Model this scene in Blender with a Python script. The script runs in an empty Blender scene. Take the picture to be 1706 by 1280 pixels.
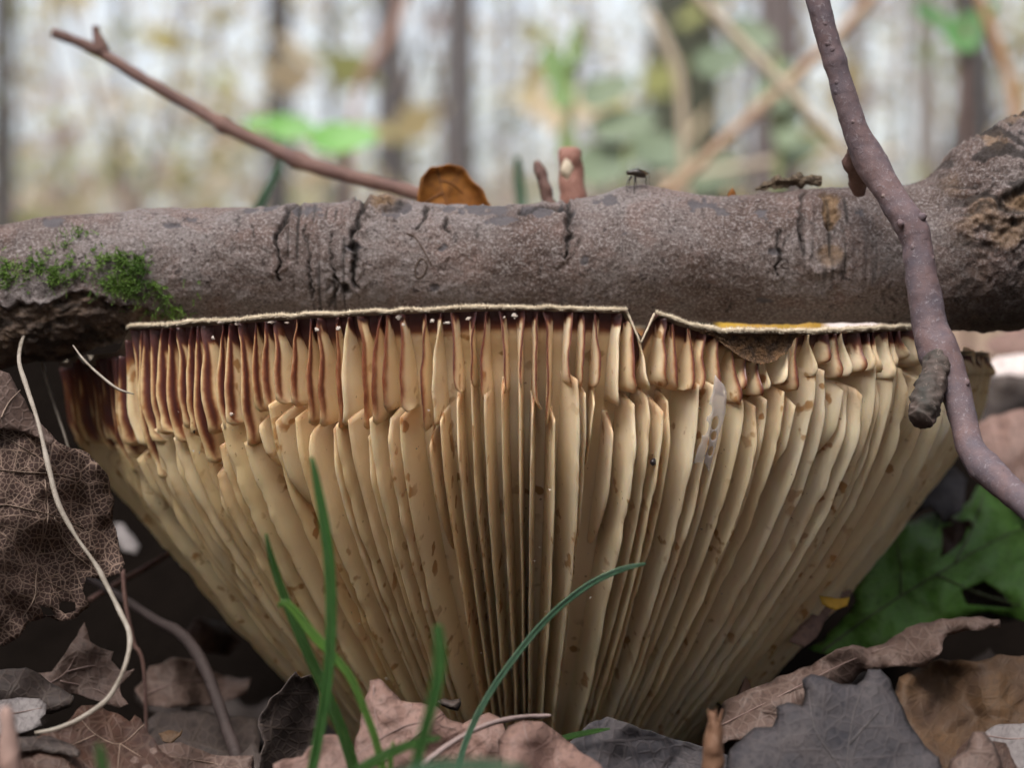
import bpy, math, random
import numpy as np
from mathutils import Vector, Matrix
from mathutils.geometry import delaunay_2d_cdt

random.seed(7)
RNG = np.random.default_rng(7)
scene = bpy.context.scene
COL = scene.collection
rad = math.radians

# ------------------------------------------------------------------ camera, sky, sun, exposure
D = 0.35          # metres from the lens to the front rim of the cap (plane Y = 0)
PX = 1e-4         # one photograph pixel on that plane
ZC = 0.09         # lens height above the soil
cam_d = bpy.data.cameras.new('camera'); cam = bpy.data.objects.new('camera', cam_d); COL.objects.link(cam)
cam.location = (0, -D, ZC); cam.rotation_euler = (rad(90), 0, 0)
cam_d.sensor_width = 36; cam_d.lens = 36 * D / (1706 * PX)
cam_d.clip_start = 0.01; cam_d.clip_end = 2000
cam_d.dof.use_dof = True; cam_d.dof.focus_distance = D + 0.012; cam_d.dof.aperture_fstop = 14
scene.camera = cam

SUN_EL, SUN_AZ = rad(56), rad(202)      # azimuth clockwise from +Y: behind the camera, a little to its left
world = bpy.data.worlds.new('World'); scene.world = world; world.use_nodes = True
wn = world.node_tree.nodes; wl = world.node_tree.links; wn.clear()
sky = wn.new('ShaderNodeTexSky'); sky.sky_type = 'NISHITA'; sky.sun_disc = False
sky.sun_elevation = SUN_EL; sky.sun_rotation = SUN_AZ
sky.air_density = 1.0; sky.dust_density = 4.0; sky.ozone_density = 1.0
hs = wn.new('ShaderNodeHueSaturation'); hs.inputs['Saturation'].default_value = 0.34
bg = wn.new('ShaderNodeBackground'); bg.inputs['Strength'].default_value = 0.11
wo = wn.new('ShaderNodeOutputWorld')
wl.new(sky.outputs[0], hs.inputs['Color']); wl.new(hs.outputs[0], bg.inputs['Color']); wl.new(bg.outputs[0], wo.inputs[0])

sl = bpy.data.lights.new('sun', 'SUN'); sl.energy = 1.15; sl.angle = rad(30); sl.color = (1.0, 0.95, 0.88)
sun = bpy.data.objects.new('sun', sl); COL.objects.link(sun)
sdir = Vector((math.sin(SUN_AZ) * math.cos(SUN_EL), math.cos(SUN_AZ) * math.cos(SUN_EL), math.sin(SUN_EL)))
sun.rotation_euler = sdir.to_track_quat('Z', 'Y').to_euler(); sun.location = sdir * 5

scene.view_settings.view_transform = 'Standard'; scene.view_settings.look = 'None'
scene.view_settings.exposure = 1.4; scene.view_settings.gamma = 1.0
scene.view_settings.use_curve_mapping = False
scene.cycles.use_denoising = True
scene.cycles.adaptive_threshold = 0.02; scene.cycles.max_bounces = 6; scene.cycles.diffuse_bounces = 3; scene.cycles.glossy_bounces = 2; scene.cycles.transmission_bounces = 4; scene.cycles.transparent_max_bounces = 6

# ------------------------------------------------------------------ helpers
def P(px, py, Y):
    k = (D + Y) / D * PX
    return Vector(((px - 853) * k, Y, ZC + (640 - py) * k))

def K(Y): return (D + Y) / D * PX      # metres per photograph pixel at depth Y

def _hash(ix, iy, iz, seed):
    h = (ix.astype(np.int64) * 374761393 + iy.astype(np.int64) * 668265263 + iz.astype(np.int64) * 2147483647 + seed * 974634777) & 0xffffffff
    h = ((h ^ (h >> 13)) * 1274126177) & 0xffffffff
    h = ((h ^ (h >> 16)) * 2246822519) & 0xffffffff
    return ((h ^ (h >> 15)) & 0xffff) / 32767.5 - 1.0

def noise3(x, y, z, seed=0):
    x, y, z = np.broadcast_arrays(np.asarray(x, float), np.asarray(y, float), np.asarray(z, float))
    xi, yi, zi = np.floor(x), np.floor(y), np.floor(z)
    fx, fy, fz = x - xi, y - yi, z - zi
    fx = fx * fx * (3 - 2 * fx); fy = fy * fy * (3 - 2 * fy); fz = fz * fz * (3 - 2 * fz)
    r = 0
    for a in (0, 1):
        for b in (0, 1):
            for c in (0, 1):
                w = (fx if a else 1 - fx) * (fy if b else 1 - fy) * (fz if c else 1 - fz)
                r = r + w * _hash(xi + a, yi + b, zi + c, seed)
    return r

def fbm(x, y, z, seed=0, oct=4, gain=.5):
    r = 0; a = 1.0; f = 1.0
    for o in range(oct):
        r = r + a * noise3(np.asarray(x) * f, np.asarray(y) * f, np.asarray(z) * f, seed + o * 17); a *= gain; f *= 2.03
    return r

def sstep(a, b, x):
    t = np.clip((np.asarray(x, float) - a) / (b - a), 0, 1); return t * t * (3 - 2 * t)

def mesh_obj(name, verts, faces, mat, parent=None, smooth=True, attrs=None, uv=None):
    me = bpy.data.meshes.new(name)
    me.from_pydata([tuple(v) for v in verts], [], [tuple(f) for f in faces])
    me.update()
    if smooth:
        me.polygons.foreach_set('use_smooth', [True] * len(me.polygons))
    if attrs:
        for k, arr in attrs.items():
            a = me.color_attributes.new(k, 'FLOAT_COLOR', 'POINT')
            arr = np.asarray(arr, float)
            if arr.shape[1] == 3: arr = np.hstack([arr, np.ones((len(arr), 1))])
            a.data.foreach_set('color', arr.astype(np.float32).ravel())
    if uv is not None:
        l = me.uv_layers.new(name='UVMap')
        vi = np.empty(len(me.loops), np.int32); me.loops.foreach_get('vertex_index', vi)
        l.data.foreach_set('uv', np.asarray(uv, np.float32)[vi].ravel())
    if mat: me.materials.append(mat)
    o = bpy.data.objects.new(name, me); COL.objects.link(o)
    if parent is not None: o.parent = parent
    return o

def tag(o, label=None, cat=None, group=None, kind=None):
    if label: o['label'] = label
    if cat: o['category'] = cat
    if group: o['group'] = group
    if kind: o['kind'] = kind
    return o

def empty(name, loc=(0, 0, 0)):
    o = bpy.data.objects.new(name, None); COL.objects.link(o); o.empty_display_size = .01
    return o

def grid_faces(nu, nv, wrap_v=False, off=0):
    fs = []
    for i in range(nu - 1):
        for j in range(nv if wrap_v else nv - 1):
            k = (j + 1) % nv
            fs.append((off + i * nv + j, off + (i + 1) * nv + j, off + (i + 1) * nv + k, off + i * nv + k))
    return fs

def spline(pts, n):
    """Catmull-Rom through pts (any dimension), n samples, roughly even."""
    p = np.asarray(pts, float)
    p = np.vstack([2 * p[0] - p[1], p, 2 * p[-1] - p[-2]])
    seg = len(p) - 3
    ln = np.linalg.norm(np.diff(p[1:-1, :3] if p.shape[1] >= 3 else p[1:-1], axis=0), axis=1)
    cum = np.concatenate([[0], np.cumsum(ln)]); s = np.linspace(0, cum[-1], n)
    i = np.clip(np.searchsorted(cum, s, 'right') - 1, 0, seg - 1)
    t = ((s - cum[i]) / np.maximum(ln[i], 1e-12))[:, None]
    a, b, c, d = p[i], p[i + 1], p[i + 2], p[i + 3]
    return .5 * (2 * b + (c - a) * t + (2 * a - 5 * b + 4 * c - d) * t ** 2 + (3 * b - a - 3 * c + d) * t ** 3)

def tube_geo(path, radii, nv=12, rough=0.0, seed=0, nscale=1.0, flat=1.0):
    """path Nx3, radii N -> verts, faces with closed ends"""
    path = np.asarray(path, float); n = len(path)
    tan = np.gradient(path, axis=0); tan /= np.maximum(np.linalg.norm(tan, axis=1), 1e-12)[:, None]
    nrm = np.zeros_like(path)
    up = np.array([0, -1., 0]);
    if abs(tan[0] @ up) > .9: up = np.array([1., 0, 0])
    v = up - tan[0] * (up @ tan[0]); v /= np.linalg.norm(v)
    for i in range(n):
        v = v - tan[i] * (v @ tan[i]); v /= np.linalg.norm(v); nrm[i] = v
    bi = np.cross(tan, nrm)
    ang = np.linspace(0, 2 * np.pi, nv, endpoint=False)
    R = np.asarray(radii, float)[:, None] * np.ones(nv)
    ca, sa = np.cos(ang), np.sin(ang) * flat
    P0 = path[:, None, :] + R[..., None] * (nrm[:, None, :] * ca[None, :, None] + bi[:, None, :] * sa[None, :, None])
    if rough:
        q = P0 * nscale
        dsp = fbm(q[..., 0], q[..., 1], q[..., 2], seed, 3) * rough
        P0 = P0 + (P0 - path[:, None, :]) / np.maximum(R[..., None], 1e-9) * (dsp * np.asarray(radii)[:, None])[..., None]
    verts = P0.reshape(-1, 3)
    faces = grid_faces(n, nv, True)
    verts = np.vstack([verts, path[0], path[-1]])
    a, b = n * nv, n * nv + 1
    for j in range(nv):
        k = (j + 1) % nv
        faces.append((a, j, k)); faces.append((b, (n - 1) * nv + k, (n - 1) * nv + j))
    return verts, faces

def join_geo(parts):
    vs, fs, o = [], [], 0
    for v, f in parts:
        vs.append(np.asarray(v, float)); fs += [tuple(i + o for i in q) for q in f]; o += len(v)
    return np.vstack(vs), fs

def pxpath(pts, n):
    """pts of (px, py, Y, halfwidth_px) -> path Nx3, radii N"""
    s = spline(pts, n)
    path = np.array([P(a[0], a[1], a[2]) for a in s]); r = np.array([a[3] * K(a[2]) for a in s])
    return path, r

# ------------------------------------------------------------------ materials
class NT:
    def __init__(self, name):
        self.m = bpy.data.materials.new(name); self.m.use_nodes = True
        self.t = self.m.node_tree; self.n = self.t.nodes; self.l = self.t.links
        self.b = self.n['Principled BSDF']; self.out = self.n['Material Output']
    def add(self, typ, inp=None, **kw):
        nd = self.n.new(typ)
        for k, v in kw.items(): setattr(nd, k, v)
        for k, v in (inp or {}).items():
            if hasattr(v, 'is_output') or isinstance(v, bpy.types.NodeSocket): self.l.new(v, nd.inputs[k])
            else: nd.inputs[k].default_value = v
        return nd
    def noise(self, vec, scale, detail=4, rough=.55, dist=0):
        return self.add('ShaderNodeTexNoise', {'Vector': vec, 'Scale': scale, 'Detail': detail, 'Roughness': rough, 'Distortion': dist}).outputs['Fac']
    def ramp(self, fac, stops, interp='LINEAR'):
        r = self.add('ShaderNodeValToRGB', {'Fac': fac}); r.color_ramp.interpolation = interp
        e = r.color_ramp.elements
        while len(e) < len(stops): e.new(0.5)
        for i, (p, c) in enumerate(stops):
            e[i].position = p; c = (c, c, c) if isinstance(c, (int, float)) else c; e[i].color = (*c, 1)
        return r.outputs['Color']
    def mix(self, fac, a, b, mode='MIX'):
        r = self.add('ShaderNodeMix', data_type='RGBA', blend_type=mode)
        for s, v in ((r.inputs[0], fac), (r.inputs[6], a), (r.inputs[7], b)):
            if isinstance(v, bpy.types.NodeSocket): self.l.new(v, s)
            elif isinstance(v, (int, float)): s.default_value = v if s.type == 'VALUE' else (v, v, v, 1)
            else: s.default_value = (*v, 1)
        return r.outputs[2]
    def math(self, op, a, b=0.0, clamp=False):
        r = self.add('ShaderNodeMath', operation=op, use_clamp=clamp)
        for s, v in ((r.inputs[0], a), (r.inputs[1], b)):
            if isinstance(v, bpy.types.NodeSocket): self.l.new(v, s)
            else: s.default_value = v
        return r.outputs[0]
    def coord(self, which='Object'): return self.add('ShaderNodeTexCoord').outputs[which]
    def attr(self, name):
        a = self.add('ShaderNodeAttribute', attribute_name=name)
        s = self.add('ShaderNodeSeparateColor', {'Color': a.outputs['Color']})
        return s.outputs[0], s.outputs[1], s.outputs[2]
    def bump(self, h, dist, strength=1.0):
        self.l.new(self.add('ShaderNodeBump', {'Height': h, 'Distance': dist, 'Strength': strength}).outputs[0], self.b.inputs['Normal'])
    def set(self, **kw):
        for k, v in kw.items():
            s = self.b.inputs[k.replace('_', ' ')]
            if isinstance(v, bpy.types.NodeSocket): self.l.new(v, s)
            elif isinstance(v, tuple) and len(v) == 3 and s.type == 'RGBA': s.default_value = (*v, 1)
            else: s.default_value = v
        return self.m
    def translucent(self, col, fac):
        tr = self.add('ShaderNodeBsdfTranslucent')
        if isinstance(col, bpy.types.NodeSocket): self.l.new(col, tr.inputs[0])
        else: tr.inputs[0].default_value = (*col, 1)
        mx = self.add('ShaderNodeMixShader', {0: fac, 1: self.b.outputs[0], 2: tr.outputs[0]})
        self.l.new(mx.outputs[0], self.out.inputs[0])

def mat_plain(name, c1, c2, scale, rough=.8, bump=0.0, dist=.0002, detail=4):
    t = NT(name); co = t.coord()
    f = t.noise(co, scale, detail)
    t.set(Base_Color=t.mix(t.ramp(f, [(.3, 0.), (.7, 1.)]), c1, c2), Roughness=rough)
    if bump: t.bump(t.noise(co, scale * 3, 4), dist, bump)
    return t.m

def mat_gill():
    t = NT('gill_flesh'); co = t.coord(); R, G, B = t.attr('mask')
    n1 = t.noise(co, 420, 4); n2 = t.noise(co, 90, 3); n3 = t.noise(co, 1500, 3)
    base = t.mix(B, (.90, .79, .63), (.87, .65, .37))
    base = t.mix(t.ramp(n2, [(.35, 0.), (.75, .4)]), base, (.74, .53, .32))
    base = t.mix(t.math('MULTIPLY', G, .6), base, (.66, .42, .26))
    spots = t.math('MULTIPLY', t.ramp(t.noise(co, 330, 2, .4), [(.62, 0.), (.68, 1.)]), t.ramp(t.noise(co, 60, 2), [(.40, 0.), (.56, .85)]))
    base = t.mix(spots, base, (.36, .17, .045))
    fine = t.ramp(t.noise(co, 1100, 1, .3), [(.78, 0.), (.80, .6)])
    base = t.mix(fine, base, (.25, .12, .04))
    r = t.math('ADD', R, t.math('MULTIPLY', t.math('SUBTRACT', n1, .5), t.math('MULTIPLY', t.ramp(R, [(0., 0.), (.15, 1.)]), .35)))
    br = t.ramp(r, [(0., 0.), (.22, .22), (.5, .85), (.62, 1.)])
    bc = t.ramp(r, [(.2, (.52, .25, .09)), (.5, (.24, .085, .035)), (.75, (.105, .034, .026)), (1., (.075, .027, .028))])
    col = t.mix(br, base, bc)
    rough = t.math('SUBTRACT', .62, t.math('MULTIPLY', br, .22))
    t.set(Base_Color=col, Roughness=rough, Subsurface_Weight=.28, Subsurface_Radius=(.0022, .0011, .0005), Subsurface_Scale=1.0)
    t.bump(t.mix(.5, n1, n3), .0002, .5)
    return t.m

def mat_bark():
    t = NT('branch_bark'); co = t.coord(); R, G, B = t.attr('mask')
    n0 = t.noise(co, 34, 5); n1 = t.noise(co, 210, 5, .7); n2 = t.noise(co, 1900, 3, .7); n3 = t.noise(co, 4200, 2)
    base = t.mix(t.ramp(n0, [(.40, 0.), (.58, 1.)]), (.055, .034, .028), (.150, .128, .126))
    base = t.mix(t.ramp(t.noise(co, 75, 5, .7, 1.0), [(.5, 0.), (.64, .7)]), base, (.135, .085, .073))
    base = t.mix(t.ramp(n1, [(.42, 0.), (.66, .6)]), base, (.115, .080, .070))
    base = t.mix(t.ramp(n2, [(.50, 0.), (.65, .72)]), base, (.26, .235, .235))
    base = t.mix(t.ramp(n2, [(.33, .85), (.43, 0.)]), base, (.03, .021, .021))
    base = t.mix(t.ramp(t.noise(co, 520, 3, .65), [(.62, 0.), (.68, .85)]), base, (.035, .025, .025))
    base = t.mix(G, base, t.mix(n1, (.055, .05, .058), (.10, .088, .092)))
    base = t.mix(B, base, t.mix(t.ramp(n1, [(.35, 0.), (.65, 1.)]), (.07, .04, .022), (.24, .155, .09)))
    base = t.mix(R, base, (.012, .009, .008))
    t.set(Base_Color=base, Roughness=.78, Specular_IOR_Level=.3)
    t.bump(t.mix(.6, n1, t.mix(.35, n2, n3)), .0008, .9)
    return t.m

def mat_twig(name, c1, c2, c3, sc=1.0):
    t = NT(name); co = t.coord()
    n1 = t.noise(co, 150 * sc, 6, .7); n2 = t.noise(co, 1300 * sc, 4, .7, .6)
    base = t.mix(t.ramp(n1, [(.35, 0.), (.65, 1.)]), c1, c2)
    base = t.mix(t.ramp(n2, [(.56, 0.), (.7, .75)]), base, c3)
    v = t.add('ShaderNodeTexVoronoi', {'Vector': co, 'Scale': 260 * sc, 'Randomness': 1.0})
    dots = t.ramp(v.outputs['Distance'], [(.06, 1.), (.13, 0.)])
    base = t.mix(t.math('MULTIPLY', t.math('MULTIPLY', dots, .6), t.ramp(n1, [(.5, 0.), (.6, 1.)])), base, (.34, .27, .25))
    base = t.mix(t.ramp(n2, [(.25, .7), (.36, 0.)]), base, (.03, .02, .022))
    t.set(Base_Color=base, Roughness=.7, Specular_IOR_Level=.3)
    t.bump(t.mix(.35, t.mix(.5, n1, n2), dots), .0005, .9)
    return t.m

def mat_leaf(name, c1, c2, vein, vs=38.0, vfac=.5, trans=.12, rough=.62, spec=.35, blotch=14.0):
    """dead leaf: blotched blade, net of fine veins (two sizes) raised a little"""
    t = NT(name); uv = t.coord('UV')
    dist = t.add('ShaderNodeVectorMath', {0: uv, 1: t.add('ShaderNodeVectorMath', {0: t.add('ShaderNodeTexNoise', {'Vector': uv, 'Scale': vs * .45}).outputs['Color'], 3: .22 / vs}, operation='SCALE').outputs[0]}, operation='ADD').outputs[0]
    e1 = t.add('ShaderNodeTexVoronoi', {'Vector': dist, 'Scale': vs * .32}, feature='DISTANCE_TO_EDGE', voronoi_dimensions='2D').outputs['Distance']
    e2 = t.add('ShaderNodeTexVoronoi', {'Vector': dist, 'Scale': vs}, feature='DISTANCE_TO_EDGE', voronoi_dimensions='2D').outputs['Distance']
    v1 = t.ramp(e1, [(.02, 1.), (.06, 0.)]); v2 = t.ramp(e2, [(.04, .75), (.14, 0.)])
    vv = t.math('MAXIMUM', v1, v2)
    n = t.noise(uv, blotch, 5, .65); n2 = t.noise(uv, blotch * 7, 4, .7)
    base = t.mix(t.ramp(n, [(.33, 0.), (.67, 1.)]), c1, c2)
    base = t.mix(t.ramp(n2, [(.3, .75), (.5, 0.)]), base, tuple(x * .35 for x in c1))
    col = t.mix(t.math('MULTIPLY', vv, vfac), base, vein)
    t.set(Base_Color=col, Roughness=rough, Specular_IOR_Level=spec)
    h = t.math('ADD', t.math('MULTIPLY', vv, .6), t.math('MULTIPLY', n2, .5))
    t.bump(h, .00016, .8)
    t.translucent(col, trans)
    return t.m

def mat_grass(name, c1, c2):
    t = NT(name); uv = t.coord('UV')
    mp = t.add('ShaderNodeMapping', {'Vector': uv}); mp.inputs['Scale'].default_value = (14, .6, 1)
    n = t.noise(mp.outputs[0], 3.0, 3); n2 = t.noise(uv, 5, 3)
    col = t.mix(t.ramp(n, [(.35, 0.), (.65, 1.)]), c1, c2)
    col = t.mix(t.ramp(n2, [(.55, 0.), (.8, .35)]), col, (.20, .24, .06))
    t.set(Base_Color=col, Roughness=.45, Specular_IOR_Level=.45)
    t.bump(n, .0004, .9)
    t.translucent(col, .3)
    return t.m

MG = mat_gill(); MB = mat_bark()
M_TWIG = mat_twig('purple_twig_bark', (.095, .078, .095), (.155, .10, .10), (.24, .215, .235))
M_TWIG2 = mat_twig('brown_twig_bark', (.10, .055, .05), (.15, .085, .07), (.20, .14, .12))
M_STUB = mat_twig('rough_stub_bark', (.035, .034, .03), (.11, .075, .065), (.22, .17, .15), .9)
M_SOIL = mat_plain('soil', (.012, .009, .007), (.035, .024, .018), 90, .95, 1.0, .002)
M_RIM = mat_plain('rim_felt', (.62, .53, .40), (.42, .34, .25), 900, .95)
M_FUZZ = mat_plain('rim_hairs', (.72, .64, .52), (.55, .46, .35), 900, .95)
M_CAVITY = mat_plain('eaten_flesh', (.03, .016, .010), (.17, .09, .04), 620, .9, 1.0, .0008)
M_CAPTOP = mat_plain('cap_skin', (.30, .24, .18), (.45, .38, .30), 70, .9, .6, .0005)
M_WHITE = mat_plain('white_crumb', (.55, .50, .46), (.42, .33, .27), 900, .8)
M_STRAW = mat_plain('dry_straw', (.30, .26, .22), (.17, .14, .11), 420, .55, .5, .0002)
M_PALESTRAW = mat_plain('pale_straw', (.50, .43, .33), (.38, .30, .22), 40, .6)
M_CHIP = mat_plain('bark_crumb', (.055, .04, .028), (.16, .115, .075), 700, .95, 1.0, .0006)
M_FLY = mat_plain('fly_shell', (.006, .006, .007), (.03, .017, .01), 900, .4)
M_DARK = mat_plain('dark_bead', (.012, .010, .014), (.05, .04, .05), 900, .3)
M_MOSS = mat_plain('moss_green', (.06, .13, .018), (.15, .25, .04), 260, .8)

# ------------------------------------------------------------------ ground: one sheet, flat by the mushroom and rising into the wood
def ground_h(x, y):
    x = np.asarray(x, float); y = np.asarray(y, float)
    h = .004 + .009 * fbm(x * 14, y * 14, 0, 5, 3)
    h = h + .088 * sstep(.13, .27, y) * (1 - .25 * noise3(x * 9, y * 9, 1, 8))
    h = h - .05 * sstep(1.0, 4.0, np.hypot(x, y)) * (1 - sstep(4, 9, y))
    far = np.clip(y - 1.2, 0, 60)
    h = h + far * .060 * sstep(0, 6, far)
    h = h + .12 * noise3(x * .25, y * .25, 3, 9) * sstep(3, 15, np.hypot(x, y)) + .02 * noise3(x * 2.2, y * 2.2, 3, 19) * sstep(.6, 3, np.hypot(x, y))
    return h
nr, na = 150, 160
rr = np.concatenate([[0.0], np.geomspace(.012, 900, nr - 1)])
aa = np.linspace(0, 2 * np.pi, na, endpoint=False)
gx = rr[:, None] * np.cos(aa); gy = .05 + rr[:, None] * np.sin(aa)
gz = ground_h(gx, gy)
t = NT('forest_floor'); co = t.coord('Object')
n1 = t.noise(co, 1.3, 6, .7); n2 = t.noise(co, 14, 5, .75)
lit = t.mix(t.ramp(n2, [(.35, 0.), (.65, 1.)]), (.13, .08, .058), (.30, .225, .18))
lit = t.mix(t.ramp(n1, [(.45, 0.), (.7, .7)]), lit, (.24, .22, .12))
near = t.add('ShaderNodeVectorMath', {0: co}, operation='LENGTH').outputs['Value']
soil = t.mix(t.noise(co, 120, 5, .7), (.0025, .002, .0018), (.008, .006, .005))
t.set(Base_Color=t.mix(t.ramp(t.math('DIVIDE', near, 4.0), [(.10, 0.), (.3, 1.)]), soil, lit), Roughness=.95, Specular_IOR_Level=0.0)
t.bump(n2, .01, .6)
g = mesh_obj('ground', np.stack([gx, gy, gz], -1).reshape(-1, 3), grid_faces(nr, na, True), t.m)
tag(g, 'dark soil and leaf litter of the forest floor', None, None, 'structure')

# ------------------------------------------------------------------ the mushroom
CX, CY, RYF = 0.0032, 0.085, 0.965
EZ = np.array([.016, .0125, .0080, .004, -.001, -.006, -.0124, -.0200, -.0286, -.041, -.052, -.061, -.0696, -.078, -.086])
ER = np.array([.0885, .0895, .0903, .0905, .0899, .0884, .0856, .0808, .0746, .0648, .0552, .0468, .0385, .0315, .0265])
def r_edge(z): return np.interp(-np.asarray(z, float), -EZ, ER)
def r_edge_s(z):   # smoothed
    z = np.asarray(z, float); return (r_edge(z - .004) + r_edge(z - .002) + 2 * r_edge(z) + r_edge(z + .002) + r_edge(z + .004)) / 6
def dr_edge(z): return (r_edge_s(z + .002) - r_edge_s(z - .002)) / .004
Z_BOT = -.084

def lobe(th, z=0.0):   # near the rim the sides flare out and back under the branch
    return 1 + sstep(-.045, -.004, z) * .075 * sstep(rad(62), rad(92), -th) * (1 - sstep(rad(125), rad(160), -th)) + sstep(-.030, -.001, z) * .045 * sstep(rad(52), rad(85), th)
def pt(th, r, z):
    """surface point for rim angle th (0 = towards the camera, + = right), radius r, height z above lens level"""
    f = lobe(th, z)
    return np.stack([CX + r * f * np.sin(th), CY - RYF * r * f * np.cos(th), ZC + z], -1)
# rim height traced along the photograph
_th = np.radians(np.linspace(-75, 75, 1501))
_rp = pt(_th, .0886, np.full_like(_th, .0125))
_rx = 853 + _rp[:, 0] / ((D + _rp[:, 1]) / D * PX)
RIMX = [150, 205, 330, 500, 700, 850, 1040, 1066, 1092, 1125, 1160, 1200, 1300, 1400, 1520, 1560, 1700]
RIMY = [553, 546, 538, 526, 517, 512, 517, 517, 522, 534, 545, 553, 553, 550, 545, 543, 543]
_ry = np.interp(_rx, RIMX, RIMY)
_rz = (640 - _ry) * (D + _rp[:, 1]) / D * PX
def px2th(x): return np.interp(x, _rx, _th)
def z_rim(th):
    th = np.asarray(th, float)
    z = np.interp(th, _th, _rz)
    l = sstep(rad(54.5), rad(58), -th); r = sstep(rad(58), rad(63), th)
    z = z * (1 - l) + (.0050 + .0012 * noise3(th * 14, 0, 0, 6)) * l
    z = z * (1 - r) + .0062 * r
    return z
TH_N = float(px2th(1064))                       # the torn notch
def notch(th):                                   # how far the torn edge is cut down there
    d = (np.asarray(th, float) - TH_N); w = np.where(d < 0, .025, .030)
    return .0056 * np.clip(1 - np.abs(d) / w, 0, 1)
TH_B0, TH_B1 = float(px2th(1185)), float(px2th(1318))
def bite(th):
    u = (np.asarray(th, float) - TH_B0) / (TH_B1 - TH_B0)
    return np.where((u > 0) & (u < 1), .0044 * np.sin(np.pi * np.clip(u, 0, 1) ** 1.25) ** .8, 0)
def z_top(th): return z_rim(th) - notch(th)
def z_break(th):
    z = np.interp(np.degrees(th), [-110, -60, -45, -28, -20, -8, 0, 10, 22, 30, 45, 60, 110], [-.010, -.010, -.0075, -.0035, -.0058, -.0010, -.0002, -.0012, -.0014, .0008, .0022, .003, .002])
    return z
def brown_len(th):
    return np.interp(np.degrees(th), [-120, -60, -45, -30, -15, 0, 12, 18, 30, 45, 70], [.016, .0155, .0130, .0088, .0060, .0052, .0058, .0038, .0042, .0052, .004])

mush = empty('mushroom'); tag(mush, 'large cream funnel mushroom with brown stained rim and radiating gills', 'mushroom')
def gill_depth_base(z): return np.interp(-z, [-.014, -.006, .004, .02, .045, .07, .086], [.0018, .0055, .0078, .0080, .0062, .0042, .003])

# flesh under the gills
ths = np.unique(np.concatenate([np.linspace(-math.pi, math.pi, 361), np.linspace(TH_N - .035, TH_N + .035, 61)]))
nz = 60
V, A = [], []
for j in range(nz + 1):
    u = j / nz
    zt = z_top(ths) - np.where(np.abs(ths) < 2, bite(ths), 0) * .0
    z = zt + (Z_BOT - zt) * u
    r = r_edge_s(z) - gill_depth_base(z) * (.22 + .78 * sstep(0, .10, u)) - .0010
    V.append(pt(ths, r, z))
    bl = brown_len(ths); dist = zt - z
    Rm = 1.0 - sstep(bl * .35, bl * .95, dist)
    A.append(np.stack([Rm, .25 * np.ones_like(Rm), .5 + .5 * noise3(ths * 30, u * 6, 0, 3)], -1))
n = len(ths)
mesh_obj('cap_flesh', np.vstack(V), grid_faces(nz + 1, n), MG, mush, attrs={'mask': np.vstack(A)})

# upper skin of the funnel and the stem below
ths2 = np.linspace(-math.pi, math.pi, 361)
V = []
for u in np.linspace(0, 1, 26):
    zt = z_top(ths2)
    r = (r_edge_s(zt) - .0004) * (1 - u * .985)
    z = zt - .0006 * sstep(0, .02, u) - .040 * sstep(0, .9, u) ** 1.0 - .004 * sstep(0, .15, u)
    V.append(pt(ths2, r, z))
mesh_obj('cap_skin', np.vstack(V), grid_faces(26, 361), M_CAPTOP, mush)
path = np.array([[CX, CY, ZC - .045], [CX, CY, ZC - .07], [CX + .001, CY, .006], [CX + .001, CY, -.006]])
v, f = tube_geo(spline(path, 16), np.linspace(.021, .024, 16), 40, .05, 3, 60)
vm = np.tile([[0, .2, .6]], (len(v), 1))
mesh_obj('stem', v, f, MG, mush, attrs={'mask': vm})

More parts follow.
